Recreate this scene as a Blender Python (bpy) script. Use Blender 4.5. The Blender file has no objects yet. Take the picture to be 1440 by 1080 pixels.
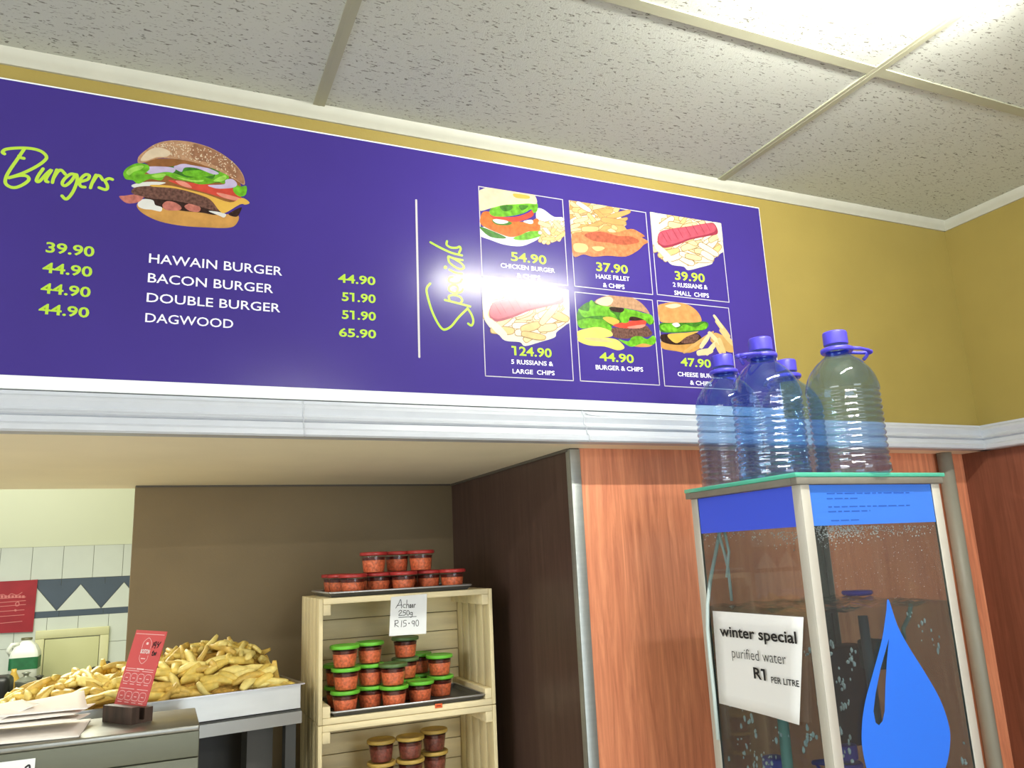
import bpy, bmesh, math, random
from mathutils import Vector, Matrix
from mathutils.geometry import delaunay_2d_cdt
R = random.Random(7)
PI = math.pi
EZ = 1.65                                   # eye height above the floor
# ------------------------------------------------------------------ camera, world, lights, exposure
F_PX = 1103.73
RX, RY, RZ = 0.21638231, 0.04520975, -0.42062479
def _cam_axes():
    cx, sx, cy, sy, cz, sz = math.cos(RX), math.sin(RX), math.cos(RY), math.sin(RY), math.cos(RZ), math.sin(RZ)
    Y = Matrix(((cz, sz, 0), (-sz, cz, 0), (0, 0, 1)))
    P = Matrix(((1, 0, 0), (0, cx, sx), (0, -sx, cx)))
    Q = Matrix(((cy, 0, -sy), (0, 1, 0), (sy, 0, cy)))
    return Q @ P @ Y
CM = _cam_axes()
SC = bpy.context.scene
COL = SC.collection
cd = bpy.data.cameras.new('camera'); cam = bpy.data.objects.new('camera', cd); COL.objects.link(cam)
cd.sensor_width = 36; cd.lens = F_PX / 1440 * 36; cd.clip_start = 0.02
mw = Matrix((CM[0], CM[2], -CM[1])).transposed().to_4x4()
mw.translation = (0, 0, EZ); cam.matrix_world = mw
SC.camera = cam

w = bpy.data.worlds.new('world'); SC.world = w; w.use_nodes = True
w.node_tree.nodes['Background'].inputs[0].default_value = (0.80, 0.90, 0.92, 1)
w.node_tree.nodes['Background'].inputs[1].default_value = 0.36
SC.view_settings.view_transform = 'Standard'
SC.view_settings.look = 'None'
SC.view_settings.gamma = 1
SC.view_settings.use_curve_mapping = False
SC.view_settings.exposure = 0.25
SC.cycles.transparent_max_bounces = 32
SC.cycles.max_bounces = 10
SC.cycles.sample_clamp_indirect = 6

def area(name, loc, target, sx, sy, power, color, spread=180):
    l = bpy.data.lights.new(name, 'AREA'); l.shape = 'RECTANGLE'; l.size = sx; l.size_y = sy
    l.energy = power; l.color = color; l.spread = math.radians(spread)
    o = bpy.data.objects.new(name, l); COL.objects.link(o); o.location = loc
    o.rotation_euler = (Vector(target) - Vector(loc)).to_track_quat('-Z', 'Y').to_euler()
    return o
area('shopfront_daylight', (1.45, -3.6, 1.35), (1.1, 1.8, 1.6), 2.1, 2.5, 60, (0.78, 0.88, 1.0))
area('kitchen_light', (-0.7, 3.8, 2.42), (-0.6, 3.2, 1.0), 1.2, 0.3, 50, (1.0, 1.0, 0.84))
area('left_fill', (-3.5, -0.6, 1.7), (1.2, 1.0, 1.5), 2.4, 1.5, 62, (0.95, 0.98, 1.0))  # added fill from the left for the notice and bags, no window there
area('kitchen_wall_fill', (-0.7, 4.5, 2.7), (-0.6, 4.75, 1.0), 1.2, 0.3, 9, (1.0, 1.0, 0.94))  # added fill to brighten the kitchen wall
TUBE_POWER = 265

# ------------------------------------------------------------------ helpers
def at(px, py, **k):
    """a point of the photograph measured onto the plane x=, y= or z= (metres)"""
    v = Vector(((px - 720) / F_PX, 1, -(py - 540) / F_PX))
    d = CM.transposed() @ v
    (a, val), = k.items(); i = 'xyz'.index(a)
    o = Vector((0, 0, EZ))
    return o + d * ((val - o[i]) / d[i])

def lin(c):
    return tuple(((x / 255) / 12.92 if x / 255 <= 0.04045 else (((x / 255) + 0.055) / 1.055) ** 2.4) for x in c)

MATS = {}
def nt(name):
    m = bpy.data.materials.new(name); m.use_nodes = True
    t = m.node_tree; b = t.nodes['Principled BSDF']
    MATS[name] = m
    return m, t, b
def mat(name, c, rough=0.5, metal=0.0, spec=0.5, noise=None, bump=None, coat=0.0):
    if name in MATS: return MATS[name]
    m, t, b = nt(name)
    col = lin(c)
    b.inputs['Base Color'].default_value = (*col, 1)
    b.inputs['Roughness'].default_value = rough; b.inputs['Metallic'].default_value = metal
    b.inputs['Specular IOR Level'].default_value = spec
    if coat: b.inputs['Coat Weight'].default_value = coat; b.inputs['Coat Roughness'].default_value = 0.1
    if noise or bump:
        tc = t.nodes.new('ShaderNodeTexCoord')
    if noise:
        sc, amt = noise[0], noise[1]; stretch = noise[2] if len(noise) > 2 else (1, 1, 1)
        mp = t.nodes.new('ShaderNodeMapping'); mp.inputs['Scale'].default_value = stretch
        t.links.new(tc.outputs['Object'], mp.inputs[0])
        n = t.nodes.new('ShaderNodeTexNoise'); n.inputs['Scale'].default_value = sc; n.inputs['Detail'].default_value = 4
        t.links.new(mp.outputs[0], n.inputs['Vector'])
        r = t.nodes.new('ShaderNodeValToRGB')
        r.color_ramp.elements[0].position = 0.3; r.color_ramp.elements[1].position = 0.7
        r.color_ramp.elements[0].color = (*[x * (1 - amt) for x in col], 1)
        r.color_ramp.elements[1].color = (*[min(1, x * (1 + amt)) for x in col], 1)
        t.links.new(n.outputs['Fac'], r.inputs[0]); t.links.new(r.outputs[0], b.inputs['Base Color'])
    if bump:
        n2 = t.nodes.new('ShaderNodeTexNoise'); n2.inputs['Scale'].default_value = bump[0]; n2.inputs['Detail'].default_value = 3
        t.links.new(tc.outputs['Object'], n2.inputs['Vector'])
        bp = t.nodes.new('ShaderNodeBump'); bp.inputs['Strength'].default_value = bump[1]; bp.inputs['Distance'].default_value = 0.004
        t.links.new(n2.outputs['Fac'], bp.inputs['Height']); t.links.new(bp.outputs[0], b.inputs['Normal'])
    return m
def clear(name, tint, gloss=1.45, rough=0.03, body=0.0, bodycol=(255, 255, 255), bump=None, glcol=(1, 1, 1)):
    """clear sheet: passes light straight through, mirrors by Fresnel, with a little milky body"""
    if name in MATS: return MATS[name]
    m, t, b = nt(name); t.nodes.remove(b); out = t.nodes['Material Output']
    tr = t.nodes.new('ShaderNodeBsdfTransparent'); tr.inputs[0].default_value = (*tint, 1)
    gl = t.nodes.new('ShaderNodeBsdfGlossy'); gl.inputs['Roughness'].default_value = rough; gl.inputs[0].default_value = (*glcol, 1)
    fr = t.nodes.new('ShaderNodeLayerWeight'); fr.inputs['Blend'].default_value = 0.5
    pw = t.nodes.new('ShaderNodeMath'); pw.operation = 'POWER'; pw.inputs[1].default_value = 5; t.links.new(fr.outputs['Facing'], pw.inputs[0])
    f0 = ((gloss - 1) / (gloss + 1)) ** 2
    ma = t.nodes.new('ShaderNodeMath'); ma.operation = 'MULTIPLY_ADD'; ma.inputs[1].default_value = 1 - f0; ma.inputs[2].default_value = f0; t.links.new(pw.outputs[0], ma.inputs[0])
    mx = t.nodes.new('ShaderNodeMixShader'); t.links.new(ma.outputs[0], mx.inputs[0])
    base = tr
    if body:
        df = t.nodes.new('ShaderNodeBsdfDiffuse'); df.inputs[0].default_value = (*lin(bodycol), 1)
        m2 = t.nodes.new('ShaderNodeMixShader'); m2.inputs[0].default_value = body
        t.links.new(tr.outputs[0], m2.inputs[1]); t.links.new(df.outputs[0], m2.inputs[2]); base = m2
    t.links.new(base.outputs[0], mx.inputs[1]); t.links.new(gl.outputs[0], mx.inputs[2])
    if bump:
        tc = t.nodes.new('ShaderNodeTexCoord')
        n2 = t.nodes.new('ShaderNodeTexNoise'); n2.inputs['Scale'].default_value = bump[0]; n2.inputs['Detail'].default_value = 3
        t.links.new(tc.outputs['Object'], n2.inputs['Vector'])
        bp = t.nodes.new('ShaderNodeBump'); bp.inputs['Strength'].default_value = bump[1]; bp.inputs['Distance'].default_value = 0.006
        t.links.new(n2.outputs['Fac'], bp.inputs['Height'])
        t.links.new(bp.outputs[0], gl.inputs['Normal']); t.links.new(bp.outputs[0], fr.inputs['Normal'])
    t.links.new(mx.outputs[0], out.inputs[0])
    return m

class B:
    """collects shapes for ONE mesh object"""
    def __init__(s): s.v = []; s.f = []; s.m = []; s.sm = []
    def add(s, vs, fs, mi=0, smooth=False):
        o = len(s.v); s.v += [Vector(v) for v in vs]
        for f in fs: s.f.append([o + i for i in f]); s.m.append(mi); s.sm.append(smooth)
        return s
    def bm(s, b, mi=0, smooth=False, M=None):
        b.verts.ensure_lookup_table(); b.verts.index_update()
        vs = [(M @ v.co if M else v.co.copy()) for v in b.verts]
        s.add(vs, [[v.index for v in f.verts] for f in b.faces], mi, smooth); b.free(); return s
    def box(s, x0, x1, y0, y1, z0, z1, mi=0, bev=0.0, M=None, seg=2):
        b = bmesh.new(); bmesh.ops.create_cube(b, size=1)
        for v in b.verts:
            v.co = Vector(((x0 + x1) / 2 + v.co.x * (x1 - x0), (y0 + y1) / 2 + v.co.y * (y1 - y0), (z0 + z1) / 2 + v.co.z * (z1 - z0)))
        if bev: bmesh.ops.bevel(b, geom=b.edges[:], offset=bev, segments=seg, affect='EDGES', profile=0.5)
        return s.bm(b, mi, bool(bev), M)
    def lathe(s, prof, c=(0, 0, 0), seg=24, mi=0, smooth=True, M=None, capb=False, capt=False, rf=None):
        vs = []; fs = []; n = len(prof)
        for i, (r, z) in enumerate(prof):
            for k in range(seg):
                a = 2 * PI * k / seg; rr = r * (rf(a, z) if rf else 1)
                p = Vector((c[0] + rr * math.cos(a), c[1] + rr * math.sin(a), c[2] + z)); vs.append(M @ p if M else p)
        for i in range(n - 1):
            for k in range(seg):
                k2 = (k + 1) % seg
                fs.append([i * seg + k, i * seg + k2, (i + 1) * seg + k2, (i + 1) * seg + k])
        if capb: fs.append([k for k in range(seg)][::-1])
        if capt: fs.append([(n - 1) * seg + k for k in range(seg)])
        return s.add(vs, fs, mi, smooth)
    def tube(s, pts, r, seg=10, mi=0, caps=True):
        pts = [Vector(p) for p in pts]; vs = []; fs = []
        n = len(pts); rs = r if isinstance(r, (list, tuple)) else [r] * n
        up = Vector((0, 0, 1)); prev = None
        for i, p in enumerate(pts):
            d = (pts[min(i + 1, n - 1)] - pts[max(i - 1, 0)]).normalized()
            if prev is None:
                a = d.cross(up)
                if a.length < 1e-3: a = d.cross(Vector((1, 0, 0)))
                a.normalize()
            else:
                a = (prev - d * prev.dot(d)).normalized()
            prev = a; b = d.cross(a)
            for k in range(seg):
                t = 2 * PI * k / seg; vs.append(p + (a * math.cos(t) + b * math.sin(t)) * rs[i])
        for i in range(n - 1):
            for k in range(seg):
                k2 = (k + 1) % seg; fs.append([i * seg + k, i * seg + k2, (i + 1) * seg + k2, (i + 1) * seg + k])
        if caps: fs.append(list(range(seg))[::-1]); fs.append([(n - 1) * seg + k for k in range(seg)])
        return s.add(vs, fs, mi, True)
    def extrude_profile(s, prof, axis, a0, a1, mi=0, smooth=False):
        """closed 2D profile: axis 'x' -> (y,z); axis 'y' -> (x,z)"""
        n = len(prof); vs = []
        for a in (a0, a1):
            for (u, z) in prof: vs.append((a, u, z) if axis == 'x' else (u, a, z))
        fs = [[i, (i + 1) % n, n + (i + 1) % n, n + i] for i in range(n)]
        s.add(vs, fs, mi, smooth)
        return s.add(vs, [list(range(n)), list(range(n, 2 * n))[::-1]], mi, False)
    def quad(s, a, b, c, d, mi=0): return s.add([a, b, c, d], [[0, 1, 2, 3]], mi)

ROOT = {}
def obj(name, b, mats, parent=None, keep=False, smooth=None):
    """links what B collected as ONE mesh object; parent: its thing or part"""
    if not isinstance(mats, (list, tuple)): mats = [mats]
    me = bpy.data.meshes.new(name)
    off = ROOT.get(parent.name, Vector((0, 0, 0))) if parent else Vector((0, 0, 0))
    if not parent and not keep and b.v:
        lo = [min(v[i] for v in b.v) for i in range(3)]; hi = [max(v[i] for v in b.v) for i in range(3)]
        off = Vector(((lo[0] + hi[0]) / 2, (lo[1] + hi[1]) / 2, lo[2]))
    me.from_pydata([v - off for v in b.v], [], b.f); 
    for m in mats: me.materials.append(m)
    for p, mi, sm in zip(me.polygons, b.m, b.sm): p.material_index = mi; p.use_smooth = sm if smooth is None else smooth
    bmx = bmesh.new(); bmx.from_mesh(me); bmesh.ops.recalc_face_normals(bmx, faces=bmx.faces[:]); bmx.to_mesh(me); bmx.free()
    me.update()
    o = bpy.data.objects.new(name, me); COL.objects.link(o)
    if parent: o.parent = parent; ROOT[o.name] = off
    else: o.location = off; ROOT[o.name] = off
    return o
def sharp(o, deg=35):
    o.data.set_sharp_from_angle(angle=math.radians(deg)); return o
def tag(o, label, cat, group=None, kind=None):
    if label: o['label'] = label
    if cat: o['category'] = cat
    if group: o['group'] = group
    if kind: o['kind'] = kind
    return o
def thing(name, label, cat, loc=(0, 0, 0), group=None):
    o = bpy.data.objects.new(name, None); COL.objects.link(o); o.location = loc; o.empty_display_size = 0.05
    ROOT[o.name] = Vector(loc); return tag(o, label, cat, group)
def struct(name, b, mats): return tag(obj(name, b, mats, keep=True), None, None, kind='structure')
def dup(root, loc=None, rotz=None, label=None):
    r = root.copy(); COL.objects.link(r)
    if loc is not None: r.location = loc
    if rotz is not None: r.rotation_euler = (0, 0, rotz)
    if label: r['label'] = label
    for ch in list(root.children):
        c = ch.copy(); COL.objects.link(c); c.parent = r
        for g in ch.children:
            d = g.copy(); COL.objects.link(d); d.parent = c
    return r

# ---- flat print on a surface: pt(px,py) -> point on the plane, nrm = direction towards the reader
def catmull(p, closed=False, n=6):
    out = []; m = len(p)
    rng = range(m) if closed else range(m - 1)
    for i in rng:
        g = (lambda j: p[j % m]) if closed else (lambda j: p[max(0, min(m - 1, j))])
        a, b, c, d = g(i - 1), g(i), g(i + 1), g(i + 2)
        for k in range(n):
            t = k / n
            out.append(tuple(0.5 * (2 * b[q] + (c[q] - a[q]) * t + (2 * a[q] - 5 * b[q] + 4 * c[q] - d[q]) * t * t + (3 * b[q] - a[q] - 3 * c[q] + d[q]) * t ** 3) for q in (0, 1)))
    if not closed: out.append(tuple(p[-1]))
    return out
class Print:
    def __init__(s, pt, u, v, nrm): s.pt = pt; s.u = Vector(u); s.v = Vector(v); s.n = Vector(nrm); s.k = 0
    def layer(s): s.k += 1; return s.n * (0.0004 + 0.00001 * (s.k % 400))
    def poly(s, b, pts, mi=0, smooth=True, n=5):
        q = catmull(pts, True, n) if smooth else pts
        o = s.layer(); ws = [s.pt(*p) + o for p in q]; w0 = ws[0]
        c2 = [Vector(((x - w0).dot(s.u) * 1000, (x - w0).dot(s.v) * 1000)) for x in ws]
        r = delaunay_2d_cdt(c2, [], [list(range(len(c2)))], 1, 1e-4)
        b.add([w0 + s.u * (v.x / 1000) + s.v * (v.y / 1000) for v in r[0]], [list(f) for f in r[2]], mi)
    def stroke(s, b, pts, wd, mi=0, n=6):
        """ribbon of width wd (metres) along measured points"""
        o = s.layer(); q = catmull(pts, False, n) if len(pts) > 2 else pts
        ws = [s.pt(*p) for p in q]; c = [((x - ws[0]).dot(s.u), (x - ws[0]).dot(s.v)) for x in ws]
        P = lambda x, y, i=0: ws[0] + s.u * x + s.v * y + o + s.n * (3e-6 * i)
        vs = []; fs = []
        for i, (x, y) in enumerate(c):
            x0, y0 = c[max(0, i - 1)]; x1, y1 = c[min(len(c) - 1, i + 1)]
            l = math.hypot(x1 - x0, y1 - y0) or 1; nx, ny = -(y1 - y0) / l * wd / 2, (x1 - x0) / l * wd / 2
            vs += [P(x + nx, y + ny, i), P(x - nx, y - ny, i)]
        for i in range(len(c) - 1): fs.append([2 * i, 2 * i + 1, 2 * i + 3, 2 * i + 2])
        b.add(vs, fs, mi)
        for q_, (x, y) in ((-3, c[0]), (len(c) + 3, c[-1])):
            b.add([P(x + wd / 2 * math.cos(a * PI / 5), y + wd / 2 * math.sin(a * PI / 5), q_) for a in range(10)], [list(range(10))], mi)
    def text(s, b, txt, L, Rr, cap_px, bold=0.0, mi=0):
        """line of lettering whose baseline runs from L to Rr, cap height cap_px"""
        a, e = s.pt(*L), s.pt(*Rr); u = (e - a); wdt = u.dot(s.u); top = s.pt(L[0], L[1] - cap_px)
        hgt = (top - a).dot(s.v)
        cu = bpy.data.curves.new('txt', 'FONT'); cu.body = txt; cu.size = 1; cu.offset = bold; cu.resolution_u = 3
        o = bpy.data.objects.new('txt', cu); COL.objects.link(o)
        dg = bpy.context.evaluated_depsgraph_get(); me = bpy.data.meshes.new_from_object(o.evaluated_get(dg))
        vs = [v.co.copy() for v in me.vertices]; fs = [list(p.vertices) for p in me.polygons]
        bpy.data.objects.remove(o); bpy.data.curves.remove(cu); bpy.data.meshes.remove(me)
        x0 = min(v.x for v in vs); x1 = max(v.x for v in vs); y1 = max(v.y for v in vs)
        y0 = 0.0
        if '1' in txt:                       # the figure one gets its flag
            def wid(st):
                c2_ = bpy.data.curves.new('txt', 'FONT'); c2_.body = st; c2_.size = 1; c2_.offset = bold; o2 = bpy.data.objects.new('txt', c2_); COL.objects.link(o2)
                m2_ = bpy.data.meshes.new_from_object(o2.evaluated_get(bpy.context.evaluated_depsgraph_get())); xs_ = [v.co.x for v in m2_.vertices]
                bpy.data.objects.remove(o2); bpy.data.curves.remove(c2_); bpy.data.meshes.remove(m2_); return min(xs_), max(xs_)
            w1 = wid('1'); w1 = w1[1] - w1[0]
            for i_, ch in enumerate(txt):
                if ch != '1': continue
                xr = wid(txt[:i_ + 1])[1]; xl = xr - w1; n_ = len(vs)
                vs += [Vector((xl + .002, y1 - .002, 0)), Vector((xl + .002, y1 - .002 - w1 * 1.0, 0)), Vector((xl - w1 * 1.15, y1 - .002 - w1 * 1.0, 0)), Vector((xl - w1 * 1.15, y1 - .002, 0))]
                fs.append([n_, n_ + 1, n_ + 2, n_ + 3])
            x0 = min(v.x for v in vs)
        lo = s.layer(); bz = a + s.v * 0
        slope = (e - a).dot(s.v) / wdt
        b.add([a + s.u * ((v.x - x0) / (x1 - x0) * wdt) + s.v * ((v.x - x0) / (x1 - x0) * wdt * slope + (v.y - y0) / (y1 - y0) * hgt) + lo for v in vs], fs, mi)

# ------------------------------------------------------------------ materials of the room
def wood_panel(name, ca, cb_, cc):
    m, t, b = nt(name)
    tc = t.nodes.new('ShaderNodeTexCoord'); mp = t.nodes.new('ShaderNodeMapping'); mp.inputs['Scale'].default_value = (1, 1, 0.06)
    t.links.new(tc.outputs['Object'], mp.inputs[0])
    n = t.nodes.new('ShaderNodeTexNoise'); n.inputs['Scale'].default_value = 62; n.inputs['Detail'].default_value = 6; n.inputs['Roughness'].default_value = 0.65
    n.inputs['Distortion'].default_value = 0.6
    t.links.new(mp.outputs[0], n.inputs['Vector'])
    r = t.nodes.new('ShaderNodeValToRGB'); e = r.color_ramp.elements
    e[0].position = 0.30; e[0].color = (*lin(ca), 1); e[1].position = 0.72; e[1].color = (*lin(cc), 1)
    x = e.new(0.5); x.color = (*lin(cb_), 1)
    t.links.new(n.outputs['Fac'], r.inputs[0]); t.links.new(r.outputs[0], b.inputs['Base Color'])
    b.inputs['Roughness'].default_value = 0.38; b.inputs['Specular IOR Level'].default_value = 0.4
    return m
def ceiling_tile():
    m, t, b = nt('fissured_ceiling_tile')
    tc = t.nodes.new('ShaderNodeTexCoord'); mp = t.nodes.new('ShaderNodeMapping'); mp.inputs['Scale'].default_value = (0.45, 1.25, 1)
    t.links.new(tc.outputs['Object'], mp.inputs[0])
    n = t.nodes.new('ShaderNodeTexNoise'); n.inputs['Scale'].default_value = 135; n.inputs['Detail'].default_value = 2; n.inputs['Distortion'].default_value = 1.2
    t.links.new(mp.outputs[0], n.inputs['Vector'])
    r = t.nodes.new('ShaderNodeValToRGB'); e = r.color_ramp.elements
    e[0].position = 0.33; e[0].color = (*lin((128, 128, 118)), 1); e[1].position = 0.395; e[1].color = (*lin((200, 204, 194)), 1)
    t.links.new(n.outputs['Fac'], r.inputs[0]); t.links.new(r.outputs[0], b.inputs['Base Color'])
    n3 = t.nodes.new('ShaderNodeTexNoise'); n3.inputs['Scale'].default_value = 260; t.links.new(tc.outputs['Object'], n3.inputs['Vector'])
    bp = t.nodes.new('ShaderNodeBump'); bp.inputs['Strength'].default_value = 0.25; bp.inputs['Distance'].default_value = 0.002
    t.links.new(n3.outputs['Fac'], bp.inputs['Height']); t.links.new(bp.outputs[0], b.inputs['Normal'])
    b.inputs['Roughness'].default_value = 0.9; b.inputs['Specular IOR Level'].default_value = 0.15
    return m
WOODP = wood_panel('orange_mahogany_laminate', (198, 120, 88), (222, 142, 104), (244, 166, 124)); WOODR = wood_panel('dimmed_mahogany_laminate', (116, 66, 48), (128, 76, 56), (142, 86, 64)); WOODC = wood_panel('shaded_mahogany_laminate', (70, 52, 46), (80, 60, 53), (92, 70, 62)); TILE = ceiling_tile()  # right wall and hatch cheek get darker copies, their shade put into the colour
YELLOW = mat('mustard_wall_paint', (154, 136, 70), 0.55, spec=0.35, noise=(6, 0.04), bump=(180, 0.06))
WHITEP = mat('white_gloss_paint', (188, 192, 198), 0.35, spec=0.5, noise=(20, 0.025))
CORN = mat('dull_cornice_paint', (188, 188, 174), 0.5, spec=0.3, noise=(20, 0.03))
CREAM = mat('cream_soffit_paint', (246, 236, 210), 0.6, spec=0.3, noise=(4, 0.03))
TAUPE = mat('taupe_wall_paint', (134, 118, 90), 0.7, spec=0.25, noise=(5, 0.05), bump=(220, 0.08))
TBAR = mat('ceiling_grid_enamel', (170, 170, 146), 0.5, spec=0.3)
FLOOR = mat('floor_tiles', (226, 216, 196), 0.4, noise=(3, 0.08))
KPAINT = mat('kitchen_wall_paint', (220, 224, 196), 0.6, spec=0.25)
ALU = mat('brushed_aluminium', (178, 182, 176), 0.42, metal=0.75, noise=(14, 0.05, (1, 1, 6)))
ALUP = mat('satin_aluminium_angle', (206, 202, 190), 0.5, metal=0.25, noise=(25, 0.05, (1, 1, 0.2)))
STEEL = mat('stainless_steel', (150, 150, 142), 0.36, metal=0.85, noise=(10, 0.05, (0.3, 6, 6)))
STEELD = mat('dark_steel', (70, 70, 66), 0.45, metal=0.5)
PINE = mat('raw_pine', (236, 220, 176), 0.6, spec=0.25, noise=(26, 0.13, (0.15, 1, 1)), bump=(120, 0.1))
PINEV = mat('raw_pine_upright', (232, 216, 170), 0.6, spec=0.25, noise=(26, 0.13, (1, 1, 0.12)), bump=(120, 0.1))
PAPER = mat('white_paper', (236, 238, 236), 0.75, spec=0.2)
INK = mat('black_ink', (22, 22, 24), 0.6)

# ------------------------------------------------------------------ the room
YW = 1.81                                   # face of the bulkhead
YP = 1.89                                   # face of the wood panelling
XR = 2.57                                   # right wall
ZS = EZ + 0.283                             # soffit
ZC = EZ + 1.12                              # ceiling
XH = 1.01                                   # right cheek of the serving hatch
YB = 2.87                                   # back wall of the hatch
YK = 5.20                                   # far kitchen wall
struct('floor', B().box(-4, 3.2, -4, 5.4, -0.1, 0), FLOOR)
struct('ceiling', B().box(-4, XR + .1, -4, YW + .06, ZC, ZC + .06), TILE)
struct('wall_back', B().box(-4, XR, YW, YW + .06, ZS + .029, ZC), YELLOW)
struct('wall_right', B().box(XR, XR + .1, -4, YP + .05, EZ + .33, ZC), YELLOW)
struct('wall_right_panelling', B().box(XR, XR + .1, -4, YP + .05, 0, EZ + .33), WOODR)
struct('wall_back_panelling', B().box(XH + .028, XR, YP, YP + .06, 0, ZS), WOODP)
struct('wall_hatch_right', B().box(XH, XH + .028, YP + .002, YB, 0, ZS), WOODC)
struct('ceiling_bulkhead_soffit', B().box(-4, XR, YW - .03, YP + .06, ZS, ZS + .028), CREAM)
struct('ceiling_hatch_soffit', B().box(-4, XH + .028, YP + .06, YB + .1, ZS, ZS + .08), CREAM)
struct('wall_hatch_back', B().box(-.09, XH + .028, YB, YB + .1, 0, ZS, bev=.004), TAUPE)
# plaster bead in the corners of the hatch soffit
struct('trim_1', B().box(XH - .006, XH + .001, YP + .01, YB - .006, ZS - .008, ZS + .001, bev=.002), mat('grey_sealant', (92, 86, 76), .6))
struct('trim_2', B().box(-.088, XH - .006, YB - .005, YB + .001, ZS - .006, ZS + .001, bev=.002), MATS['grey_sealant'])
# ceiling cornice
cz0, cz1 = EZ + 1.09, ZC
cp = [(0, cz0), (-.006, cz0), (-.010, cz0 + .006), (-.017, cz0 + .012), (-.024, cz0 + .021), (-.027, cz1), (0, cz1)]
sharp(struct('trim_3', B().extrude_profile([(YW + u, z) for u, z in cp], 'x', -4, XR, smooth=True), CORN))
sharp(struct('trim_4', B().extrude_profile([(XR + u, z) for u, z in cp], 'y', -4, YW, smooth=True), CORN))
# picture rail under the sign and along the right wall
r0, r1 = ZS - .001, EZ + .369
rp = [(0, r0), (-.040, r0), (-.044, r0 + .004), (-.044, r0 + .014), (-.041, r0 + .018), (-.034, r0 + .020), (-.031, r0 + .033), (-.026, r0 + .035), (-.031, r0 + .038), (-.033, r0 + .041), (-.030, r0 + .044),
      (-.022, r0 + .048), (-.019, r0 + .054), (-.021, r0 + .062), (-.023, r0 + .068), (-.020, r0 + .075), (-.013, r0 + .080), (-.012, r1), (0, r1)]
RAIL = sharp(struct('trim_5', B().extrude_profile([(YW + u, z) for u, z in rp], 'x', -4, XR - .002, smooth=True), WHITEP), 28)
sharp(struct('trim_6', B().extrude_profile([(XR + u, z) for u, z in rp], 'y', -4, YW - .002, smooth=True), WHITEP), 28)
# filler joints across the rail
for k, px in enumerate((428, 827)):
    p = at(px, 600, y=YW - .04)
    jb = B().tube([(p.x, YW + u - .0005, z) for u, z in rp[1:-1]], .0022 if k else .0016, 8)
    if k: jb.tube([(p.x + .004, YW - .022, r1 - .008), (p.x + .02, YW - .0215, r1 - .012), (p.x + .09, YW - .021, r1 - .018)], .0011, 6)
    struct('trim_%d' % (7 + k), jb, WHITEP)
# ceiling grid
zt = ZC - .004
c1 = at(450, 144, z=zt).x; c2 = at(1010, 252, z=zt).x + .014; cy = at(1040, 47.5, z=zt).y
k = 9
for x in (c1 - 1.236, c1, c2):
    b = B().box(x - .014, x + .014, -4, YW - .024, zt, ZC + .001).box(x - .003, x + .003, -4, YW - .024, zt - .0006, zt)
    struct('trim_%d' % k, b, TBAR); k += 1
for y in (cy, cy - .61, cy - 1.22):
    struct('trim_%d' % k, B().box(-4, XR - .026, y - .014, y + .014, zt + .0003, ZC + .001), TBAR); k += 1
# aluminium angle on the hatch corner
ag = B().box(XH - .003, XH + .028, YP - .004, YP, .0, ZS - .003, bev=.0008).box(XH - .003, XH + .000, YP - .003, YP + .022, .0, ZS - .003, bev=.0008)
tag(obj('corner_trim', ag, ALU), 'grey aluminium corner strip edging the wood panel beside the serving hatch', 'corner trim')
# grey pipe in the corner
pp = at(1329, 640, y=YP - .03)
tag(obj('drain_pipe', B().tube([(pp.x, YP - .026, .0), (pp.x, YP - .026, 1.2), (pp.x, YP - .026, ZS - .001)], .0235, 20),
        mat('grey_plastic_pipe', (150, 148, 132), .45, noise=(12, .06, (1, 1, .3)))), 'grey vertical pipe in the corner of the wood panelling behind the water tank', 'pipe')

# fluorescent batten on the ceiling, just above the frame
fl = thing('fluorescent_light', 'short white fluorescent batten on the ceiling above the menu board', 'ceiling light', (1.22, .83, ZC - .07))
obj('housing', B().box(.9, 1.54, .80, .86, ZC - .03, ZC - .0005, bev=.004), WHITEP, fl)
tm, tt, tb = nt('lit_tube'); tb.inputs['Emission Color'].default_value = (1.0, 0.98, 0.90, 1); tb.inputs['Emission Strength'].default_value = TUBE_POWER
obj('tube', B().tube([(.93, .83, ZC - .055), (1.2, .83, ZC - .055), (1.51, .83, ZC - .055)], .015, 14), tm, fl)

fl2 = dup(fl, (.9, -2.5, ZC - .07), None, 'second white batten added unseen on the ceiling behind the viewer as fill')  # added out of view to brighten the bags and hatch
fl3 = dup(fl, (-1.7, .1, ZC - .07), None, 'white batten added unseen on the ceiling at the far left as fill')  # added out of view for more light from the upper left
# kitchen behind
struct('wall_kitchen', B().box(-2.6, 1.2, YK, YK + .1, 0, 3.0), KPAINT)
struct('ceiling_kitchen', B().box(-2.6, 1.2, YB + .1, YK + .1, 3.0, 3.06), KPAINT)
struct('wall_kitchen_right', B().box(1.14, 1.2, YB + .1, YK, 0, 3.0), KPAINT)
KT = mat('glazed_wall_tile', (206, 212, 202), .3, noise=(7, .03)); GROUT = mat('dark_grout', (120, 120, 104), .8); KBLUE = mat('slate_blue_tile', (76, 88, 102), .35, noise=(10, .06))
kt = B(); ktop = at(90, 768, y=YK).z; KW = .1525
x_ref = at(90.6, 768, y=YK).x
kt.box(-2.6, 0.6, YK - .004, YK, ktop - 1.0, ktop, 1)
zb0 = at(120, 812.5, y=YK).z; zb1 = at(120, 865, y=YK).z      # band
def trow(z0, z1, shift=0.0):
    for i in range(-14, 8):
        x = x_ref + i * KW + shift
        if x + KW < -2.6 or x > .6: continue
        kt.box(x + .0012, x + KW - .0012, YK - .009, YK - .003, z0 + .0012, z1 - .0012, 0)
trow(zb0, ktop)
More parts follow.
